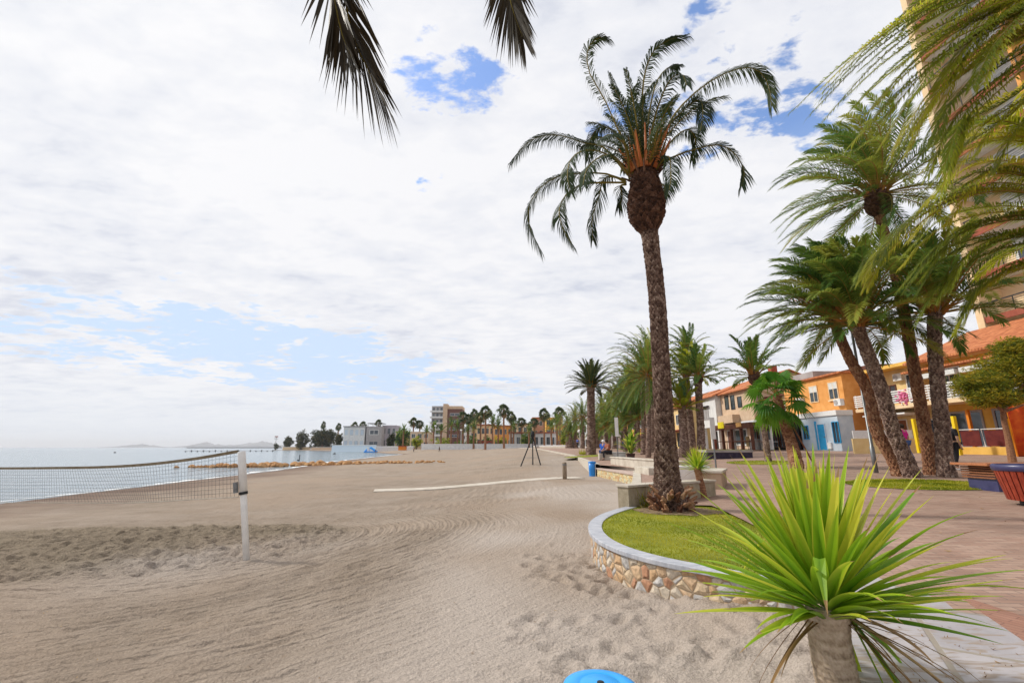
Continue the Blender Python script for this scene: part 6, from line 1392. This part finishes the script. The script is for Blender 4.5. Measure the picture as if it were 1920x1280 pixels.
# far lamp posts, parked cars, strollers
for px, yt, Y_, lab in ((1041, 797, 140, 'far lamp post with a white globe left of the promenade palms'), (864, 808, 175, 'far lamp post with a white flat head at the right of the tower block'), (815, 800, 178, 'thin pale lamp post in front of the tower block'), (1088, 812, 90, 'slim white lamp post just left of the stout lone palm')):
    b_ = atY(px, 838, Y_); z0 = 1.0; h = atY(px, yt, Y_).z-z0; w = empty('street_lamp', (b_.x, Y_, z0), label=lab, cat='street lamp'); s = MB(); s.tube([(0, 0, -.5), (0, 0, h)], .10, 6); s.build('pole', M_wht, w); s = MB(); s.lathe([(0, 0), (.4, .15), (.45, .4), (.3, .65), (0, .7)], 12, (0, 0, h)); s.build('lamp_head', M_white, w, smooth=True)
def car(px, Y_, mat, lab, rz=0):
    b_ = atY(px, 838, Y_); w = empty('parked_car', (b_.x, Y_, 1.15), rz, label=lab, cat='car', group='cars parked behind the sea wall'); s = MB()
    pr = [(-2.1, .35), (-2.1, .8), (-1.5, .95), (-.9, 1.42), (.8, 1.42), (1.4, .95), (2.1, .85), (2.15, .35)]
    a_ = [s.vert((x, -.85, z)) for x, z in pr]; b2 = [s.vert((x, .85, z)) for x, z in pr]; s.face(a_); s.face(b2[::-1]); n = len(pr)
    for i in range(n): s.face((a_[i], b2[i], b2[(i+1) % n], a_[(i+1) % n]))
    bevel(s.build('body', mat, w), .08); s = MB()
    for yy in (-.87, .83): i = [s.vert((x, yy, z)) for x, z in ((-1.3, .98), (-.85, 1.34), (.72, 1.34), (1.15, .98))]; j = [s.vert((x, yy+.04, z)) for x, z in ((-1.3, .98), (-.85, 1.34), (.72, 1.34), (1.15, .98))]; s.face(i); s.face(j[::-1]); [s.face((i[k], i[(k+1) % 4], j[(k+1) % 4], j[k])) for k in range(4)]
    s.build('side_window', M_glass, w)
    for xx in (-1.35, 1.35):
        for yy in (-.86, .66): s = MB(); s.lathe([(.33, 0), (.33, .2)], 16, M=Matrix.Translation((xx, yy, .33)) @ Matrix.Rotation(R(-90), 4, 'X')); s.build('wheel', M_blk, w)
car(835, 184, M_navyp, 'dark blue parked car below the tower block'); car(940, 184, M_lblue, 'pale blue parked car left of the restaurant'); car(1072, 130, M_white, 'white parked car at the left end of the promenade palms'); car(801, 184, M_blk, 'black parked car left of the tower block')
def walker(px, pyb, Y_, top, bot, lab, rz): 
    b_ = atY(px, 838, Y_); z = Sz(b_.x, Y_) if b_.x < float(np.interp(Y_, ED_Y, ED_X)) else P(b_.x, Y_); person((b_.x, Y_, z), rz, STAND, top, bot, C_hair, lab)
walker(824, 840, 150, C_blk, C_blk, 'tiny dark figure walking on the far sand below the tower block', 1.2); walker(1000, 838, 172, C_wht, C_jean, 'tiny figure in white near the low wall right of the tripod', .4); walker(1083, 840, 80, C_blue, C_blk, 'small figure in blue on the promenade left of the stout lone palm', 2.2); walker(1170, 840, 60, C_blk, C_jean, 'small dark figure on the promenade right of the banner pole', 3); walker(705, 842, 205, C_blk, C_jean, 'tiny dark figure at the water edge before the villas', 1); walker(776, 842, 170, C_brn, C_blk, 'tiny figure in dark red at the far end of the beach', -1)

# fallen leaves and small debris
rnd = random.Random(99); s = MB()
for i in range(1500):
    if i < 700: x, y = rnd.uniform(3.6, 22), rnd.uniform(3.5, 30); z = P(x, y)+.004
    elif i < 900:
        x, y = rnd.uniform(1.9, 3.0), rnd.uniform(2.6, 4.4); z = .409
    else: x, y = rnd.uniform(-8, 1.8), rnd.uniform(2, 16); z = Sz(x, y)+.03
    if 1.0 < x < 4.7 and 4.4 < y < 10.6: continue
    l_ = rnd.uniform(.01, .05)*(1 if i < 700 else .35); a = rnd.uniform(0, 6.28); w_ = l_*rnd.uniform(.12, .5); c, q = math.cos(a), math.sin(a); h = rnd.uniform(.002, .012); t = rnd.random()
    k = [s.vert((x+c*u*l_-q*v*w_, y+q*u*l_+c*v*w_, z+h*abs(u)), t) for u, v in ((-1, 0), (0, -1), (1, 0), (0, 1))]; s.face(k)
tag(s.build('leaf_litter', M_blade_dead), kind='stuff')
#@@HAZE
# ------------------------------------------------------------------ thin sea haze
hzm = bpy.data.materials.new('sea_haze'); hzm.use_nodes = True; n = hzm.node_tree; n.nodes.clear()
ou = n.nodes.new('ShaderNodeOutputMaterial'); pv = n.nodes.new('ShaderNodeVolumePrincipled'); pv.inputs['Color'].default_value = (.93, .95, 1, 1); pv.inputs['Density'].default_value = .00011; pv.inputs['Anisotropy'].default_value = .2
n.links.new(pv.outputs[0], ou.inputs['Volume'])
s = MB(); s.box(-12500, 9500, -3200, 12500, -6.5, 130); tag(s.build('haze', hzm), kind='stuff')
